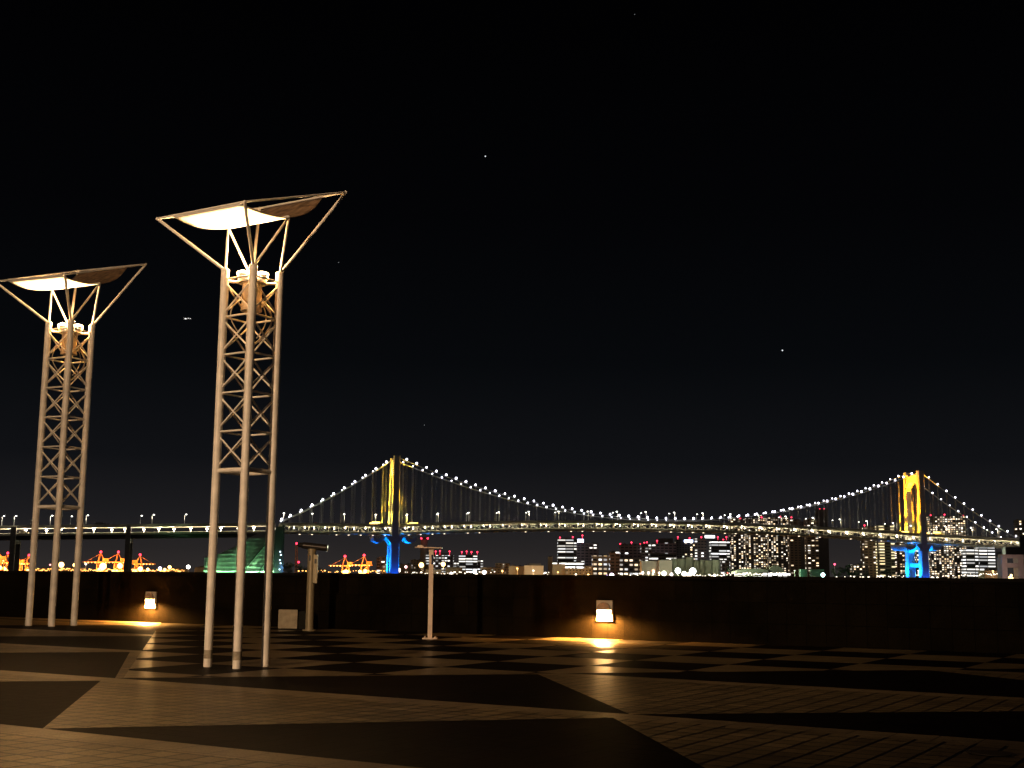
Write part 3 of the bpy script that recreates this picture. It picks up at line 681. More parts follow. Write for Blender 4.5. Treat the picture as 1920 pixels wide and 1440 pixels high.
# vehicles
def vehicle(p, L_, W_, H_, label, cat, name, col, box=False, body=None):
    t = thing(name, p, label, cat, 'vehicles on the road decks'); f = AX
    b = MB()
    if box: b.box(p + Vector((0, 0, H_ / 2 + .5)) - f * L_ * .12, (L_ * .74, W_, H_), (AX, AC, UPV)); b.box(p + Vector((0, 0, H_ * .36 + .5)) + f * L_ * .40, (L_ * .2, W_ * .95, H_ * .72), (AX, AC, UPV))
    else:
        b.prism([p + AC * (-W_ / 2) + f * x + Vector((0, 0, z)) for x, z in ((-L_/2, .4), (L_/2, .4), (L_/2, .9), (L_*.28, 1.0), (L_*.12, H_), (-L_*.3, H_), (-L_/2, 1.0))], AC * W_)
    b.build('body', mat('vehicle_' + name + str(len(MATS)), col, .4), t)
    for x in (-.32, .32):
        for y in (-1, 1): b = MB(); b.tube(p + f * L_ * x + AC * y * (W_ / 2 - .15) + Vector((0, 0, .45)), p + f * L_ * x + AC * y * (W_ / 2 + .05) + Vector((0, 0, .45)), .45, 12); b.build('wheel', M_black, t)
    for e, m in ((1, emis('head_lamp', (1, .9, .7), 6)), (-1, emis('tail_lamp', (1, .04, .02), 5))):
        for y in (-1, 1): b = MB(); b.ball(p + f * e * (L_ / 2 + .05) + AC * y * W_ * .38 + Vector((0, 0, .9)), .28, 6, 4); b.build('headlight' if e > 0 else 'tail_light', m, t)
def s_at(px, b_=0):
    r0 = P(px, 1000, 1200); kx = r0.x / r0.y
    return (T1.x + b_ * AC.x - kx * (T1.y + b_ * AC.y)) / (kx * AX.y - AX.x)
s = s_at(45, -8); vehicle(B(s, -9, VZ(s) - 7.79), 9, 2.5, 3.6, 'pale box truck on the lower viaduct road at the left', 'truck', 'box_truck', (.7, .66, .6), True)
s = s_at(188, -6); vehicle(B(s, -7, VZ(s)), 10, 2.5, 3.0, 'dark truck on top of the viaduct right of the far lamp tower', 'truck', 'box_truck', (.05, .05, .06), True)
s = s_at(208, -6); vehicle(B(s, -7, VZ(s)), 4.8, 1.9, 1.9, 'pale car on the viaduct top behind the dark truck', 'car', 'car', (.7, .7, .7))
for px, lb in ((592, 'red car on the bridge deck left of the left tower'), (662, 'white car on the bridge deck near the left tower'), (1067, 'white car on the bridge deck left of mid span'), (1460, 'silver car on the bridge deck right of mid span'), (1640, 'grey car on the bridge deck before the right tower'), (1800, 'white car on the bridge deck right of the right tower')):
    s = s_at(px, -8); vehicle(B(s, -9, deckz(s)), 4.8, 1.9, 2.2, lb, 'car', 'car', (.5, .02, .02) if 'red' in lb else (.7, .7, .7))
s = SPAN + 24; vehicle(B(s, -9, deckz(s)), 11, 2.5, 4.2, 'yellow lit truck with a frame on the deck right of the right bridge tower', 'truck', 'box_truck', (.6, .55, .3), True)
# right anchorage portal
ra = thing('bridge_pier', B(SPAN + 112, 0, SEA), 'pinkish concrete portal pier under the right end of the bridge', 'pier')
b = MB(); s = SPAN + 112; Y0 = 1400
def pxb(x0, x1, y0, y1, Y, d, mb):
    a = P(x0, y1, Y); c = P(x1, y0, Y); mb.box(((a.x + c.x) / 2, Y + d / 2, (a.z + c.z) / 2), (abs(c.x - a.x), d, abs(c.z - a.z)))
for r in ((1880, 1888, 1046, 1090), (1911, 1919, 1046, 1090), (1880, 1919, 1040, 1046), (1888, 1911, 1056, 1064)): pxb(*r, Y0, 14, b)
b.build('frame', mat('pier_pink', (.55, .42, .40), .8, noise=.15, nscale=.2), ra)
b = MB(); pxb(1886, 1913, 1026, 1040, Y0 + 2, 10, b); pxb(1914, 1921, 1006, 1040, Y0 + 2, 10, b); b.build('column', M_black, ra)
lamp('POINT', P(1899, 1070, Y0 - 30), 11000, (1, .75, .62), ra, 1)
b = MB()
for x, y in ((1893, 1083), (1898, 1085), (1904, 1083), (1896, 1079)): b.ball(P(x, y, Y0 + 18), 1.5, 6, 5)
b.build('work_light', emis('work_light', (1, .72, .30), 5), ra)
# ---------------------------------------------------------------- city across the bay
WH = (.95, .97, 1.0); CW = (1.0, .93, .80); WM = (1.0, .66, .32); OR = (1.0, .45, .12)
ST = {
 'apt':    facade('apartment_windows', (.12, .09, .075), 5.6, 4.6, .60, .50, .55, CW, WM, 3.4, .08, colp=.82),
 'apt2':   facade('sparse_apartment_windows', (.12, .10, .09), 6.0, 5.0, .6, .5, .30, CW, WM, 4.0, .3, colp=.8),
 'aptb':   facade('balcony_windows', (.22, .15, .10), 9.0, 5.6, .60, .40, .50, CW, WM, 2.8, .1, colp=.6),
 'office': facade('office_bands', (.12, .12, .12), 17.0, 6.2, .93, .42, .80, WH, CW, 2.4, .2),
 'office2':facade('office_windows', (.17, .13, .12), 7.0, 6.4, .72, .42, .62, WH, CW, 2.6, .12, colp=.85),
 'grid':   facade('window_grid', (.22, .19, .16), 9.5, 8.4, .62, .42, .84, WH, WM, 2.2, .2),
 'few':    facade('few_windows', (.18, .13, .14), 9.0, 6.0, .7, .42, .10, WH, CW, 3.5, .5),
 'warm':   facade('warm_bands', (.26, .24, .16), 12.0, 6.0, .85, .40, .8, (1, .85, .5), (1, .74, .36), 2.2, .4, colp=.7),
 'dim':    facade('dim_windows', (.34, .26, .17), 6.0, 5.0, .4, .4, .16, CW, WM, 1.0, .3),
 'row':    facade('storey_rows', (.14, .12, .10), 16, 7.0, .92, .45, .85, WH, CW, 3.5, .4, .55),
 'plain':  mat('plain_warehouse_wall', (.42, .34, .24), .85, noise=.18, nscale=.05),
 'pale':   mat('pale_warehouse_wall', (.60, .52, .44), .85, noise=.12, nscale=.05),
 'green':  mat('silo_wall', (.32, .34, .26), .85, noise=.18, nscale=.06),
 'dark':   mat('unlit_wall', (.10, .09, .09), .85, noise=.2, nscale=.05),
 'grey':   mat('stack_concrete', (.26, .22, .19), .85, noise=.15, nscale=.05),
}
M_roof = mat('roof_dark', (.08, .08, .08), .9)
M_red = emis('aviation_beacon', (1, .035, .08), 5)
GB = -2.3
GCITY = 'buildings on the far shore'
def fbox(mb, x0, x1, y0, y1, z0, z1, roofmb):
    """walls with UVs in metres; the roof goes into its own mesh"""
    c = [(x0, y0), (x1, y0), (x1, y1), (x0, y1)]
    for k in range(4):
        (ax, ay), (bx, by) = c[k], c[(k + 1) % 4]; l = math.hypot(bx - ax, by - ay); o = 1000 * k
        mb.add([(ax, ay, z0), (bx, by, z0), (bx, by, z1), (ax, ay, z1)], [(0, 1, 2, 3)], uvs=[[(o, 0), (o + l, 0), (o + l, z1 - z0), (o, z1 - z0)]])
    if roofmb is not None:
        roofmb.box(((x0 + x1) / 2, (y0 + y1) / 2, z1 + .25), (x1 - x0 + .8, y1 - y0 + .8, .5))
def building(x0, x1, yt, Y, style, label, beacons=(), cap=None, dep=28, name='building', sign=None, cat='building', wings=()):
    a = P(x0, yt, Y); c = P(x1, yt, Y); z1 = (a.z + c.z) / 2
    t = thing(name, ((a.x + c.x) / 2, Y, GB), label, cat, GCITY)
    m = MB(); rf = MB(); fbox(m, a.x, c.x, Y, Y + dep, GB, z1, rf)
    wl = m.build('wall', ST[style], t)
    for (wx0, wx1, wy) in wings:
        aa = P(wx0, wy, Y + 3); cc = P(wx1, wy, Y + 3); fbox2 = MB(); fbox(fbox2, aa.x, cc.x, Y + 3, Y + dep - 3, GB, aa.z, rf); fbox2.build('wing', ST[style], t)
    if cap:
        h = P(x0, yt - cap, Y).z - z1; w_ = c.x - a.x
        rf.box(((a.x + c.x) / 2 + w_ * .08, Y + dep / 2, z1 + h / 2), (w_ * .6, dep * .6, h))
    rng = random.Random(int(x0 * 7 + yt)); w_ = c.x - a.x
    for q in range(3 if w_ > 18 else 1):
        u = rng.uniform(.15, .85); rf.box((a.x + w_ * u, Y + dep * rng.uniform(.3, .7), z1 + 1.4), (w_ * rng.uniform(.06, .16), 4, rng.uniform(1.5, 3.2)))
    rf.build('roof', M_roof, t)
    for (bx, by) in beacons:
        p = P(bx, by, Y + 4); r = 1.45 / F * Y; q = MB(); q.ball(p, r, 8, 6)
        z = min(z1, p.z - .1); q.tube((p.x, p.y, z), p, .25, 5); q.build('beacon', M_red, t)
    if sign:
        sx0, sx1, sy0, sy1, col, st_ = sign; q = MB(); A0 = P(sx0, sy1, Y - 1); C0_ = P(sx1, sy0, Y - 1)
        q.box(((A0.x + C0_.x) / 2, Y - .8, (A0.z + C0_.z) / 2), (C0_.x - A0.x, 1.2, C0_.z - A0.z)); q.build('rooftop_sign', emis('sign_%d' % sx0, col, st_), t)
    return t
BL = [
 # x0, x1, ytop, Y, style, label, kw
 (800, 850, 1041, 3000, 'office2', 'white windowed office block just behind the sign post', dict(beacons=[(817, 1034), (825, 1033), (843, 1034)], cap=4)),
 (798, 806, 1040, 2950, 'office', 'narrow bright white office slab at the left of the sign post', {}),
 (860, 895, 1040, 3000, 'office', 'wide bright banded office block with a row of four beacons', dict(beacons=[(866, 1035), (875, 1034), (884, 1035), (895, 1035)])),
 (895, 906, 1051, 2990, 'office2', 'lower annex of the bright office block with four beacons', {}),
 (851, 860, 1053, 2990, 'office2', 'small lit block between the two bright office blocks', {}),
 (706, 727, 1046, 2600, 'few', 'dark block with scattered lights left of the left bridge tower base', dict(cap=3)),
 (717, 729, 1060, 2500, 'office2', 'small striped lit block touching the left bridge tower base', {}),
 (745, 770, 1058, 2700, 'plain', 'beige warehouse right of the left bridge tower base', {}),
 (770, 798, 1050, 2750, 'dim', 'stepped orange lit block beside the orange floodlight', dict(wings=[(762, 806, 1059)])),
 (798, 827, 1068, 2300, 'pale', 'low white shed behind the foot of the sign post', {}),
 (835, 866, 1064, 2400, 'plain', 'low orange warehouse under the bright office blocks', dict(wings=[(866, 902, 1069)])),
 (902, 954, 1064, 2350, 'dim', 'long low olive warehouse left of the orange and white sheds', dict(wings=[(929, 956, 1056)])),
 (954, 983, 1061.5, 2300, 'plain', 'orange lit shed adjoining the white shed', {}),
 (983, 1019, 1060.5, 2280, 'pale', 'white shed at the right of the orange shed', dict(cap=4)),
 (1028, 1036, 1044, 2450, 'plain', 'narrow brown block at the left foot of the banded tower', {}),
 (1046, 1081, 1010, 2700, 'office', 'banded office tower with two beacons beside the blue white rooftop sign', dict(beacons=[(1050, 1008), (1074, 1007)])),
 (1081, 1122, 1019, 2750, 'few', 'brown tower with few lights and a blue white rooftop sign', dict(beacons=[(1092, 1004)], sign=(1083, 1094, 1011, 1017, (.62, .66, 1.0), 9))),
 (1033, 1095, 1053, 2500, 'row', 'podium block with one bright storey under the banded tower', {}),
 (1036, 1060, 1058, 2300, 'plain', 'bright orange lit warehouse block', {}),
 (1060, 1097, 1066, 2290, 'dim', 'long low beige warehouse right of the bright orange one', {}),
 (1097, 1111, 1062, 2280, 'dim', 'small orange block with a window grid', {}),
 (1111, 1144, 1042, 2350, 'grid', 'grey block with seven rows of bright windows', {}),
 (1144, 1162, 1035, 2330, 'few', 'grey slab block with a single column of lit windows', dict(cap=2)),
 (1163, 1203, 1021, 2700, 'few', 'grey brown block with three beacons and mostly dark windows', dict(beacons=[(1163, 1020), (1184, 1017), (1201, 1020)])),
 (1160, 1200, 1046, 2400, 'grid', 'lower block with rows of bright windows at the left of the silos', dict(wings=[(1158, 1187, 1063)])),
 (1203, 1223, 1019, 2680, 'office2', 'narrow block with a bright column of windows under a cluster of beacons', dict(beacons=[(1208, 1018), (1213, 1017), (1232, 1014)])),
 (1222, 1268, 1018, 2720, 'few', 'broad purple grey block with a small roof tower', dict(cap=9)),
 (1220, 1268, 1038, 2650, 'row', 'lower block with bright white storeys above the silos', {}),
 (1268, 1302, 1012, 2780, 'apt2', 'dark block with a glowing blue rooftop sign', dict(beacons=[(1271, 1007), (1293, 1009)], sign=(1283, 1299, 1012.5, 1016.5, (.55, .66, 1.0), 8))),
 (1302, 1324, 1010, 2800, 'office2', 'dark block with white windows between the blue sign and the white sign', dict(beacons=[(1315, 1007)])),
 (1322, 1333, 1019, 2820, 'dark', 'dark narrow block at the left of the block with white bands', dict(sign=(1322, 1340, 1004, 1008.5, (1, 1, 1), 5))),
 (1333, 1368, 1013, 2750, 'office', 'tall block with white bands and red beacons right of the white sign', dict(beacons=[(1346, 1007), (1362, 1007), (1356, 1012)])),
 (1203, 1236, 1052, 2150, 'pale', 'beige windowless warehouse at the left of the green silos', {}),
 (1236, 1260, 1050.5, 2140, 'pale', 'pale yellow warehouse block in front of the silos', {}),
 (1353, 1368, 1050, 2300, 'office2', 'small lit block at the right end of the silos', {}),
 (1370, 1396, 973, 2900, 'apt', 'leftmost tall apartment tower of the dense cluster', dict(beacons=[(1388, 972)])),
 (1398, 1437, 972, 2920, 'apt', 'second tall apartment tower of the dense cluster, with one beacon', dict(beacons=[(1428, 970)])),
 (1440, 1478, 971, 2900, 'apt', 'third tall apartment tower of the dense cluster, with two beacons', dict(beacons=[(1463, 969), (1484, 970)])),
 (1480, 1500, 974, 2850, 'aptb', 'brown sided apartment tower right of the dense cluster', {}),
 (1500, 1512, 978, 2950, 'dark', 'unlit dark apartment tower between two brown ones', {}),
 (1512, 1534, 974, 2850, 'aptb', 'brown apartment tower with bright windows at its right side', {}),
 (1533, 1552, 955, 3000, 'dark', 'tallest dark tower with a beacon, rising well above the bridge deck', dict(beacons=[(1537, 955), (1545, 955)])),
 (1600, 1629, 1059, 2400, 'apt', 'small lit block right of the dark trees', {}),
 (1619, 1646, 988, 2700, 'aptb', 'apartment tower with a beacon left of the yellow banded one', dict(beacons=[(1621, 985)])),
 (1647, 1676, 985, 2650, 'warm', 'yellow banded apartment tower with greenish sides', dict(beacons=[(1672, 986)])),
 (1676, 1704, 1018, 2700, 'apt', 'lower apartment block left of the right bridge tower base', {}),
 (1718, 1742, 1030, 2900, 'apt2', 'dark apartment block seen between the legs of the right bridge tower', {}),
 (1743, 1784, 968, 2800, 'apt', 'tall apartment tower right of the right bridge tower', dict(beacons=[(1745, 966), (1771, 965)])),
 (1786, 1810, 968, 2780, 'apt', 'narrow apartment tower next to the banded offices at the right', dict(beacons=[(1806, 967)])),
 (1811, 1833, 1029, 2500, 'office', 'left one of two white banded office blocks under the bridge at the right', {}),
 (1835, 1865, 1027, 2520, 'office', 'right one of two white banded office blocks under the bridge', {}),
 (1865, 1880, 1035, 2550, 'dark', 'dark block beside the pink portal pier', {}),
 (1846, 1880, 1070, 2000, 'plain', 'low beige warehouse beside the pink portal pier', {}),
 (1910, 1924, 975, 2600, 'apt2', 'dark apartment tower at the right edge of the photo', {}),
 (365, 386, 1064, 2300, 'plain', 'orange shed at the left of the near lamp tower', dict(cap=3)),
 (300, 348, 1067, 2500, 'plain', 'long low brown shed among the port lights', {}),
 (55, 112, 1066, 2300, 'plain', 'long low orange lit shed between legs of the far lamp tower', {}),
 (122, 152, 1065, 2350, 'plain', 'short low orange shed right of the starry orange light', {}),
]
for r in BL: building(*r[:6], **r[6])
# round grain silos
sil = [(1260, 1273, 1048), (1273, 1287, 1048), (1287, 1302, 1045), (1302, 1313, 1051), (1313, 1324, 1050), (1324, 1337, 1051), (1337, 1352, 1050)]
names = ['first', 'second', 'third', 'fourth', 'fifth', 'sixth', 'last']
for k, (x0, x1, yt) in enumerate(sil):
    a = P(x0, yt, 2150); c = P(x1, yt, 2150); t = thing('silo', ((a.x + c.x) / 2, 2160, GB), f'greenish concrete silo, {names[k]} from the left in the row behind the white lights', 'silo', 'row of concrete silos')
    r = (c.x - a.x) / 2 * 1.04; m = MB(); m.tube(((a.x + c.x) / 2, 2160, GB), ((a.x + c.x) / 2, 2160, a.z), r, 20); m.build('drum', ST['green'], t)
    m = MB(); m.tube(((a.x + c.x) / 2, 2160, a.z + .01), ((a.x + c.x) / 2, 2160, a.z + 1.2), r * 1.03, 20); m.build('rim', M_roof, t)
# chimney stack
a = P(787, 1012, 3100); c = P(804, 1012, 3100)
t = thing('chimney', ((a.x + c.x) / 2, 3100, GB), 'tall brown grey chimney stack with a dark top and two beacons', 'chimney')
m = MB(); m.tube(((a.x + c.x) / 2 + 0, 3100, GB), ((a.x + c.x) / 2, 3100, a.z), (c.x - a.x) / 2 * .92, 16, (c.x - a.x) / 2 * .78); m.build('stack', ST['grey'], t)
m = MB(); m.tube(((a.x + c.x) / 2, 3100, a.z), ((a.x + c.x) / 2, 3100, P(790, 1007, 3100).z), (c.x - a.x) / 2, 16); m.build('top', M_black, t)
for bx in (790, 802): m = MB(); m.ball(P(bx, 1009.5, 3085), 2.3, 8, 6); m.build('beacon', M_red, t)
# curved roof terminal
t = thing('terminal_building', (P(1425, 1080, 2000).x, 2000, GB), 'low terminal hall with curved roofs under the apartment towers', 'building')
m = MB()
for x0, x1, yt, yb in ((1380, 1447, 1066, 1071), (1440, 1470, 1060, 1071), (1398, 1432, 1073, 1078)):
    pr = []
    for k in range(13):
        u = k / 12; pr.append(P(x0 + (x1 - x0) * u, yb - (yb - yt) * math.sin(math.pi * u) ** .6, 2000))
    m.prism(pr + [Vector((pr[-1].x, 2000, pr[-1].z - 2)), Vector((pr[0].x, 2000, pr[0].z - 2))], (0, 40, 0))
m.build('curved_roof', mat('terminal_roof', (.22, .23, .17), .8), t)
m = MB(); a = P(1382, 1073, 2004); c = P(1482, 1072, 2004); fbox(m, a.x, c.x, 2004, 2030, GB, a.z, None)
m.build('lit_hall', facade('hall_lights', (.10, .10, .08), 8, 5, .8, .7, .75, WH, CW, 5, .3), t)
# green lit containers
for x0, x1, lb in ((1501, 1514, 'smaller green lit container stack left of the teal light'), (1522, 1546, 'larger green lit container stack beside the teal light')):
    a = P(x0, 1066.5, 1900); c = P(x1, 1090, 1900); t = thing('container_stack', ((a.x + c.x) / 2, 1900, GB), lb, 'container stack', 'green lit container stacks')
    zz = GB; k = 0
    while zz < a.z - 1:
        m = MB(); m.box(((a.x + c.x) / 2, 1906, zz + 1.25), (c.x - a.x, 12, 2.42)); m.build('container', mat('green_container', (.16, .34, .22), .6, noise=.2, nscale=.3), t); zz += 2.5
# steel mast left of telescope
t = thing('signal_mast', P(556, 1074, 2300) * 1.0, 'thin lattice mast with a red beacon above the dark trees', 'mast'); m = MB()
pa = P(556, 1074, 2300); pb = P(556, 1021, 2300)
for dx, dy in ((-2.4, -2.4), (2.4, -2.4), (2.4, 2.4), (-2.4, 2.4)): m.tube(pa + Vector((dx, dy, -3)), pb + Vector((dx * .5, dy * .5, 0)), .45, 5)
for k in range(12):
    u0, u1 = k / 12, (k + 1) / 12; w0, w1 = 2.4 - 1.2 * u0, 2.4 - 1.2 * u1; p0 = pa.lerp(pb, u0); p1 = pa.lerp(pb, u1)
    m.tube(p0 + Vector((-w0, -w0, 0)), p1 + Vector((w1, -w1, 0)), .3, 4); m.tube(p0 + Vector((w0, -w0, 0)), p1 + Vector((-w1, -w1, 0)), .3, 4)
m.build('lattice', mat('mast_paint', (.35, .18, .10), .6), t)
for q in ((556, 1019), (560, 1054)): m = MB(); m.ball(P(*q, 2295), 1.9, 8, 6); m.build('beacon', M_red, t)
# ---------------------------------------------------------------- harbour cranes
M_crane = mat('crane_paint', (.75, .30, .10), .5, noise=.15, nscale=.2)
def crane(px, ytop, Y, sc, flip, label, boomlen=1.0, power=1.0):
    o = P(px, 1075, Y); o.z = GB; ztop = P(px, ytop, Y).z - GB; k = ztop / 60.0
    t = thing('harbour_crane', o, label, 'crane', 'ship to shore cranes lit orange')
    def C(x, y, z): return o + Vector((x * flip * k, y * k, z * k))
    m = MB()
    for x in (-10, 10):
        for y in (-8, 8): m.tube(C(x, y, 0), C(x * .9, y * .9, 33), 1.25 * k, 6)
        m.tube(C(x, -8, 12), C(x, 8, 12), 1.1 * k, 6)
    for y in (-8, 8): m.tube(C(-10, y, 14), C(10, y, 14), 1.1 * k, 6); m.tube(C(-10, y, 14), C(9, y, 33), .8 * k, 6); m.tube(C(-9, y, 33), C(9, y, 33), 1.2 * k, 6)
    m.build('portal_frame', M_crane, t)
    m = MB(); m.box(C(-14 * boomlen, 0, 34), (68 * k * boomlen, 3.4 * k, 2.6 * k)); m.build('boom', M_crane, t)
    m = MB()
    for y in (-4, 4): m.tube(C(-9, y, 34), C(-3, 0, 58), .9 * k, 6); m.tube(C(9, y, 34), C(-3, 0, 58), .8 * k, 6)
    m.tube(C(-3, 0, 56), C(-40 * boomlen, 0, 35), .45 * k, 5); m.build('mast', M_crane, t)
    m = MB(); m.box(C(11, 0, 40), (14 * k, 8 * k, 8 * k)); m.build('machinery_house', M_crane, t)
    m = MB(); m.ball(C(-3, 0, 60), 2.3 / F * Y, 8, 6); m.build('beacon', M_red, t)
    e = MB(); rng = random.Random(px)
    for q in range(7): e.ball(C(-42 * boomlen + q * 9 * boomlen, -3, 33), rng.uniform(.7, 1.3), 6, 5)
    for q in range(4): e.ball(C(rng.uniform(-12, 12), -10, rng.uniform(3, 20)), rng.uniform(2.0, 4.2), 8, 6)
    e.build('floodlight', emis('crane_flood', (1, .52, .14), 7), t)
    lamp('POINT', C(0, -24, 8), 230000 * k * k * power, (1, .40, .07), t, 2); lamp('POINT', C(-4, -22, 42), 90000 * k * k * power, (1, .30, .05), t, 2)
for a in ((-4, 1030, 2300, 1, 1, 'harbour crane cut by the left edge of the photo'), (14, 1037, 2350, 1, 1, 'harbour crane left of the viaduct pier at the left'), (33, 1040, 2500, 1, 1, 'harbour crane seen just right of the viaduct pier at the left'), (54, 1041, 2500, 1, 1, 'harbour crane just left of the far lamp tower leg'),
          (189, 1035, 2600, 1, 1, 'left one of two cranes between the far lamp tower and the viaduct pier'), (222, 1035, 2600, 1, 1, 'right one of two cranes beside the viaduct pier'), (259, 1040, 2700, 1, -1, 'harbour crane right of the viaduct pier'),
          (648, 1043, 2500, 1, 1, 'left one of two orange cranes between telescope and left bridge tower'), (684, 1041, 2500, 1, 1, 'right one of two orange cranes left of the left bridge tower')):
    crane(*a)
# ---------------------------------------------------------------- floodlight masts of port and city
def mast(px, py, Y, r, col, st_, label, power=0, lc=None):
    p = P(px, py, Y); t = thing('floodlight_mast', (p.x, p.y, GB), label, 'floodlight mast', 'floodlight masts on the far shore')
    m = MB(); m.tube((p.x, p.y + 1, GB), (p.x, p.y + 1, p.z), .35, 6); m.box((p.x, p.y + 1, p.z), (3, .8, .8)); m.build('pole', M_steel, t)
    m = MB(); m.ball(p, r / F * Y, 10, 7); m.build('lamp_head', emis('mast_%s_%s' % (st_, '_'.join('%.2f' % c for c in col)), col, st_), t)
    if power: lamp('POINT', p + Vector((0, -8, 0)), power, lc or col, t, 1.5)
O1 = (1, .55, .16); W1 = (1, .95, .85)
for a in ((115, 1059, 2200, 5.0, O1, 9, 'big starry orange light behind the far lamp tower', 60000, OR), (140, 1059.5, 2250, 3.4, O1, 8, 'orange light just right of the big starry one', 30000, OR),
          (193, 1062, 2400, 6.5, O1, 8, 'broad orange light at the foot of the left crane pair', 60000, OR), (225, 1061, 2400, 5.0, O1, 8, 'orange light beside the viaduct pier', 60000, OR),
          (263, 1067, 2400, 4.5, O1, 8, 'orange white glare right of the viaduct pier', 40000, OR), (277, 1068, 2400, 3, O1, 8, 'small orange light at the right of the glare', 20000, OR),
          (300, 1066, 2300, 3.2, (.8, .7, 1), 6, 'violet white light near the long shed', 0), (318, 1063.5, 2300, 3.2, O1, 8, 'orange light above the long shed', 40000, OR), (309, 1068, 2300, 2.6, O1, 8, 'low orange light on the long shed', 0),
          (353, 1063, 2200, 3.6, W1, 7, 'white light left of the orange shed by the near lamp tower', 30000, OR), (94, 1059, 2300, 1.6, (1, .3, .3), 4, 'faint pink light left of the big starry orange one', 0), (161, 1057.5, 2400, 1.8, W1, 5, 'small white light right of the far lamp tower leg', 0),
          (649, 1073, 2150, 4.2, O1, 9, 'orange light at the foot of the left orange crane', 0), (675, 1072, 2150, 3.2, O1, 9, 'orange light at the left foot of the right orange crane', 0), (685, 1071, 2150, 3.4, O1, 9, 'orange light at the right foot of the right orange crane', 0),
          (747, 1069, 2100, 4.0, (1, .8, .6), 8, 'white glare at the right foot of the left bridge tower', 40000, OR), (761, 1063, 2200, 2.4, (1, .5, .5), 6, 'pinkish lamp on a short mast right of the left bridge tower', 0),
          (790, 1059.5, 2150, 4.6, O1, 9, 'round orange floodlight left of the sign post', 90000, OR), (831, 1058, 2200, 4.0, O1, 9, 'round orange floodlight right of the sign post', 90000, OR),
          (846, 1075, 2050, 2.4, (1, .85, .85), 7, 'low white light right of the sign post', 0), (890, 1072, 2100, 3.6, (.65, 1, .95), 7, 'cyan white glare under the bright office blocks', 0), (908, 1073, 2100, 3.6, (1, .9, .9), 8, 'white double light left of the olive warehouse', 30000, (1, .7, .3)),
          (942, 1071, 2150, 1.6, O1, 6, 'small orange light in front of the olive warehouse', 0), (970, 1066, 2150, .9, O1, 5, 'tiny lamp in front of the orange shed', 70000, (1, .50, .14)), (1000, 1070, 2150, 1.2, W1, 5, 'tiny lamp in front of the white shed', 60000, (1, .72, .5)),
          (1046, 1073, 2180, 1.2, O1, 5, 'tiny lamp in front of the bright orange warehouse', 130000, (1, .45, .06)), (1080, 1077, 2150, 1.3, W1, 5, 'tiny white lamp below the beige warehouse', 40000, (1, .7, .4)), (1103, 1077, 2150, 1.3, O1, 5, 'tiny lamp under the small orange block', 30000, OR),
          (1147, 1079, 1950, 4.2, (1, .75, .95), 9, 'pinkish white light on the quay above the right wall lamp', 0), (1138, 1080, 1960, 2.0, (.5, .35, 1), 5, 'small violet light beside the pinkish white one', 0),
          (1205, 1074, 2000, 2.4, (1, .75, .6), 6, 'first of the small pinkish lights left of the silos', 160000, (1, .85, .5)), (1216, 1074, 2000, 2.2, (1, .75, .6), 6, 'second of the small pinkish lights left of the silos', 0), (1225, 1070, 2000, 2.6, (1, .3, .15), 5, 'reddish light under the beige warehouse', 0), (1236, 1074, 2000, 1.8, (1, .8, .6), 5, 'small warm light right of the reddish one', 0),
          (1245, 1075, 2000, 4.6, (.85, 1, .6), 7, 'greenish white light under the pale yellow warehouse', 350000, (1, .93, .55)), (1259, 1077, 2000, 3.0, (1, .75, .7), 6, 'pinkish light between greenish and white ones', 0),
          (1271, 1070, 1990, 5.2, (.95, 1, .92), 10, 'large white floodlight in front of the left silos', 700000, (.9, 1, .7)), (1299, 1071, 1990, 6.0, (.92, .97, 1), 10, 'largest bluish white floodlight in front of the silos', 700000, (.85, 1, .72)), (1283, 1076, 1990, 4.6, (1, .9, .7), 8, 'low warm light between two large white floodlights', 0), (1292, 1078, 1990, 4.4, (1, .75, .55), 8, 'low orange white light between two large white floodlights', 0),
          (1340, 1079, 2000, 2.4, W1, 6, 'low white light at the right end of the silos', 300000, (.9, 1, .7)), (1364, 1075, 1990, 1.8, (1, .1, .1), 4, 'red lamp near the right end of the silos', 0),
          (1543, 1078, 1850, 3.8, (.6, 1, .95), 10, 'teal white floodlight by the larger container stack', 60000, (.25, 1, .65)), (1565, 1058, 2300, 1.9, (1, .1, .2), 4, 'red lamp above the dark trees', 0), (1490, 1070, 1860, .8, W1, 3, 'tiny lamp in front of the smaller container stack', 9000, (.7, 1, .5)),
          (1862, 1071, 1960, 1.4, O1, 5, 'tiny lamp in front of the low beige warehouse at the right', 50000, (1, .6, .3))):
    mast(*a)
# low quay lights: a continuous sprinkle nobody could count
q = MB(); q2 = MB(); rng = random.Random(3)
for (x0, x1, d, y0) in ((62, 150, 1.6, 1069), (150, 345, 1.5, 1070), (560, 730, 4, 1072), (760, 930, 4, 1075), (1020, 1030, 2, 1076), (1160, 1200, 3, 1078), (1300, 1355, 2.2, 1080), (1355, 1480, 2.0, 1077), (1560, 1640, 7, 1083), (1640, 1700, 3.0, 1082), (1740, 1810, 5, 1081), (1810, 1880, 3, 1078)):
    x = x0
    while x < x1:
        r = rng.uniform(.5, 1.25) * 1900 / F; (q2 if x0 < 700 else q).ball(P(x, y0 + rng.uniform(-3, 1.5), 1890 + rng.uniform(0, 40)), r, 6, 4, (rng.uniform(1, 2.2), 1, 1)); x += d * rng.uniform(.6, 2.2)
q.build('quay_lights', emis('quay_light', (1, .86, .66), 4), kind='stuff', label='sprinkle of small quay lights along the far waterline', category='quay lights')
q2.build('port_lights', emis('port_light', (1, .42, .09), 5), kind='stuff', label='sprinkle of small orange port lights along the waterline at the left', category='port lights')
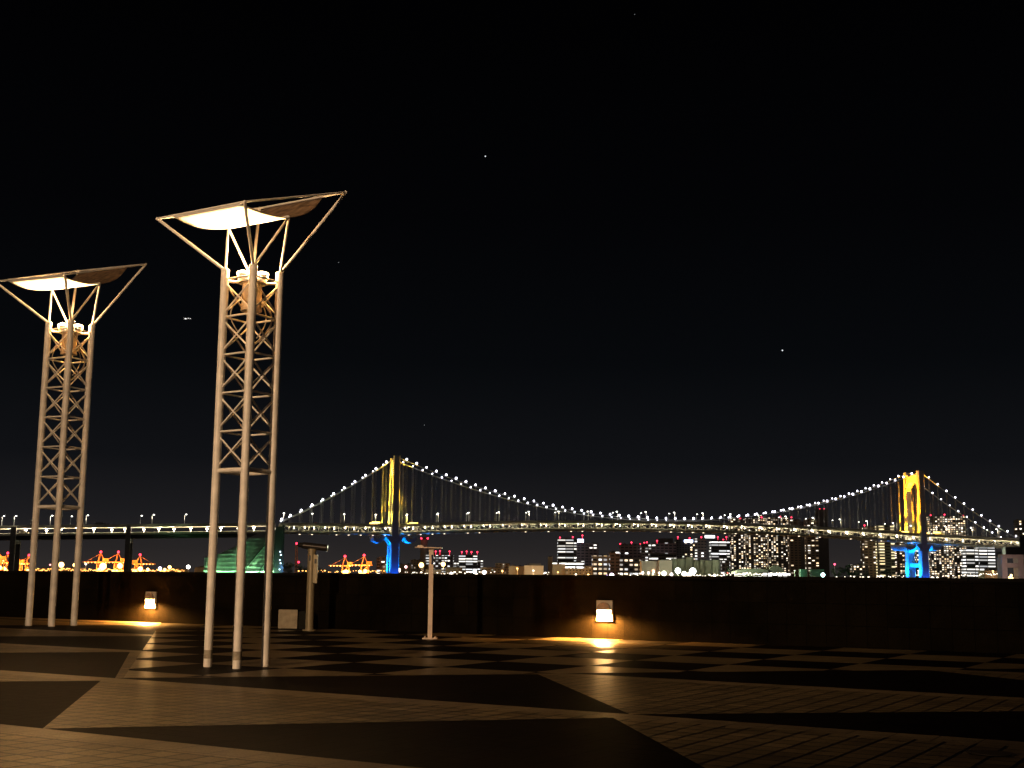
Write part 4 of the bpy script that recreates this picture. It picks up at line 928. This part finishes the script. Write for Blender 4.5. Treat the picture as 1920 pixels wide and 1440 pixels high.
# ---------------------------------------------------------------- dark trees on the far shore
M_leaf = mat('night_foliage', (.05, .07, .035), .8, noise=.4, nscale=.5); M_bark = mat('bark', (.08, .06, .045), .9)
def tree(px, yt, Y, wpx, label, seed):
    rng = random.Random(seed); top = P(px, yt, Y); h = top.z - GB; w_ = wpx / F * Y / 2; o = Vector((top.x, Y, GB))
    t = thing('tree', o, label, 'tree', 'dark trees on the far shore')
    m = MB(); m.tube(o, o + Vector((0, 0, h * .6)), .5, 7, .25)
    for k in range(5):
        a = rng.uniform(0, 6.28); m.tube(o + Vector((0, 0, h * .35)), o + Vector((math.cos(a) * w_ * .6, math.sin(a) * w_ * .6, h * .7)), .22, 5, .08)
    m.build('trunk', M_bark, t)
    m = MB(); cl_ = []
    for k in range(16):
        a = rng.uniform(0, 6.28); r = math.sqrt(rng.random()); cl_.append((Vector((math.cos(a) * r * w_, math.sin(a) * r * w_ * .8, h * rng.uniform(.35, .9))), rng.uniform(.22, .38) * w_))
    for c_, cr in cl_:
        for q_ in range(42):
            d = Vector((rng.gauss(0, 1), rng.gauss(0, 1), rng.gauss(0, .8))).normalized() * cr * rng.uniform(.5, 1.05); p = o + c_ + d
            u = Vector((rng.gauss(0, 1), rng.gauss(0, 1), rng.gauss(0, 1))).normalized(); v = u.orthogonal().normalized(); sz = rng.uniform(.5, 1.0)
            m.add([p - u * sz, p + v * sz * .6, p + u * sz, p - v * sz * .6], [(0, 1, 2, 3)])
    m.build('crown', M_leaf, t)
for i, a in enumerate(((531, 1056, 2000, 26, 'dark tree just right of the anchorage'), (548, 1054, 2010, 26, 'dark tree at the foot of the lattice mast'), (568, 1058, 2000, 26, 'dark tree behind the telescope pillar'), (600, 1062, 2000, 34, 'dark tree right of the telescope pillar'), (1572, 1062, 1950, 26, 'dark tree under the red lamp'), (1592, 1055, 1960, 16, 'tallest narrow dark tree left of the small lit block'), (1583, 1060, 1950, 28, 'broad dark tree left of the tallest narrow one'), (1612, 1072, 1950, 34, 'low dark tree in front of the small lit block'), (1663, 1066, 1900, 12, 'dark tree in front of the yellow banded tower'), (1368, 1062, 1980, 14, 'dark pointed tree right of the silos'), (1690, 1074, 1900, 18, 'low dark tree left of the right bridge tower base'))):
    tree(*a[:5], seed=i * 11 + 5)
# ---------------------------------------------------------------- stars and a passing aeroplane
for x, y, r, lb in ((910, 293, 1.25, 'bright star in the upper middle of the sky'), (1467, 657, 1.35, 'bright star above the right half of the bridge'), (523, 604, .55, 'faint star right of the near lamp tower head'), (796, 797, .5, 'faint star above the left bridge tower'), (1190, 27, .5, 'faint star near the top edge'), (635, 492, .5, 'faint star beside the reflector of the near lamp tower')):
    m = MB(); m.ball(P(x, y, 20000), r / F * 20000, 8, 6); tag(m.build('star', emis('star_%d' % int(r * 4), (.9, .95, 1), 1.1 if r > 1 else .5)), lb, 'star')
p = P(352, 598, 4000); t = thing('aeroplane', p, 'small aeroplane with white lights in the dark sky between the lamp towers', 'aeroplane')
m = MB(); m.tube(p + Vector((-14, 0, -1)), p + Vector((12, 0, 1)), 1.7, 10); m.ball(p + Vector((12, 0, 1)), 1.7, 8, 6)
m.prism([p + Vector((-4, -17, 0)), p + Vector((0, -17, 0)), p + Vector((4, 0, 0)), p + Vector((0, 17, 0)), p + Vector((-4, 17, 0)), p + Vector((-2, 0, 0))], (0, 0, .5))
m.prism([p + Vector((-14, 0, 0)), p + Vector((-11, 0, 0)), p + Vector((-13, 0, 6)), p + Vector((-15, 0, 6))], (0, .5, 0)); m.build('fuselage', mat('aircraft_paint', (.7, .7, .7), .4), t)
m = MB(); m.ball(p + Vector((-6, -3, .3)), 2.2, 8, 6, (1.6, 1, .7)); m.ball(p + Vector((1, -3, 1.2)), 1.8, 8, 6, (1.8, 1, .6)); m.ball(p + Vector((9, -3, .6)), .9, 8, 6); m.build('navigation_light', emis('nav_light', (1, .97, .95), 2), t)
for o in list(COL.objects):
    if '_w' in o: del o['_w']
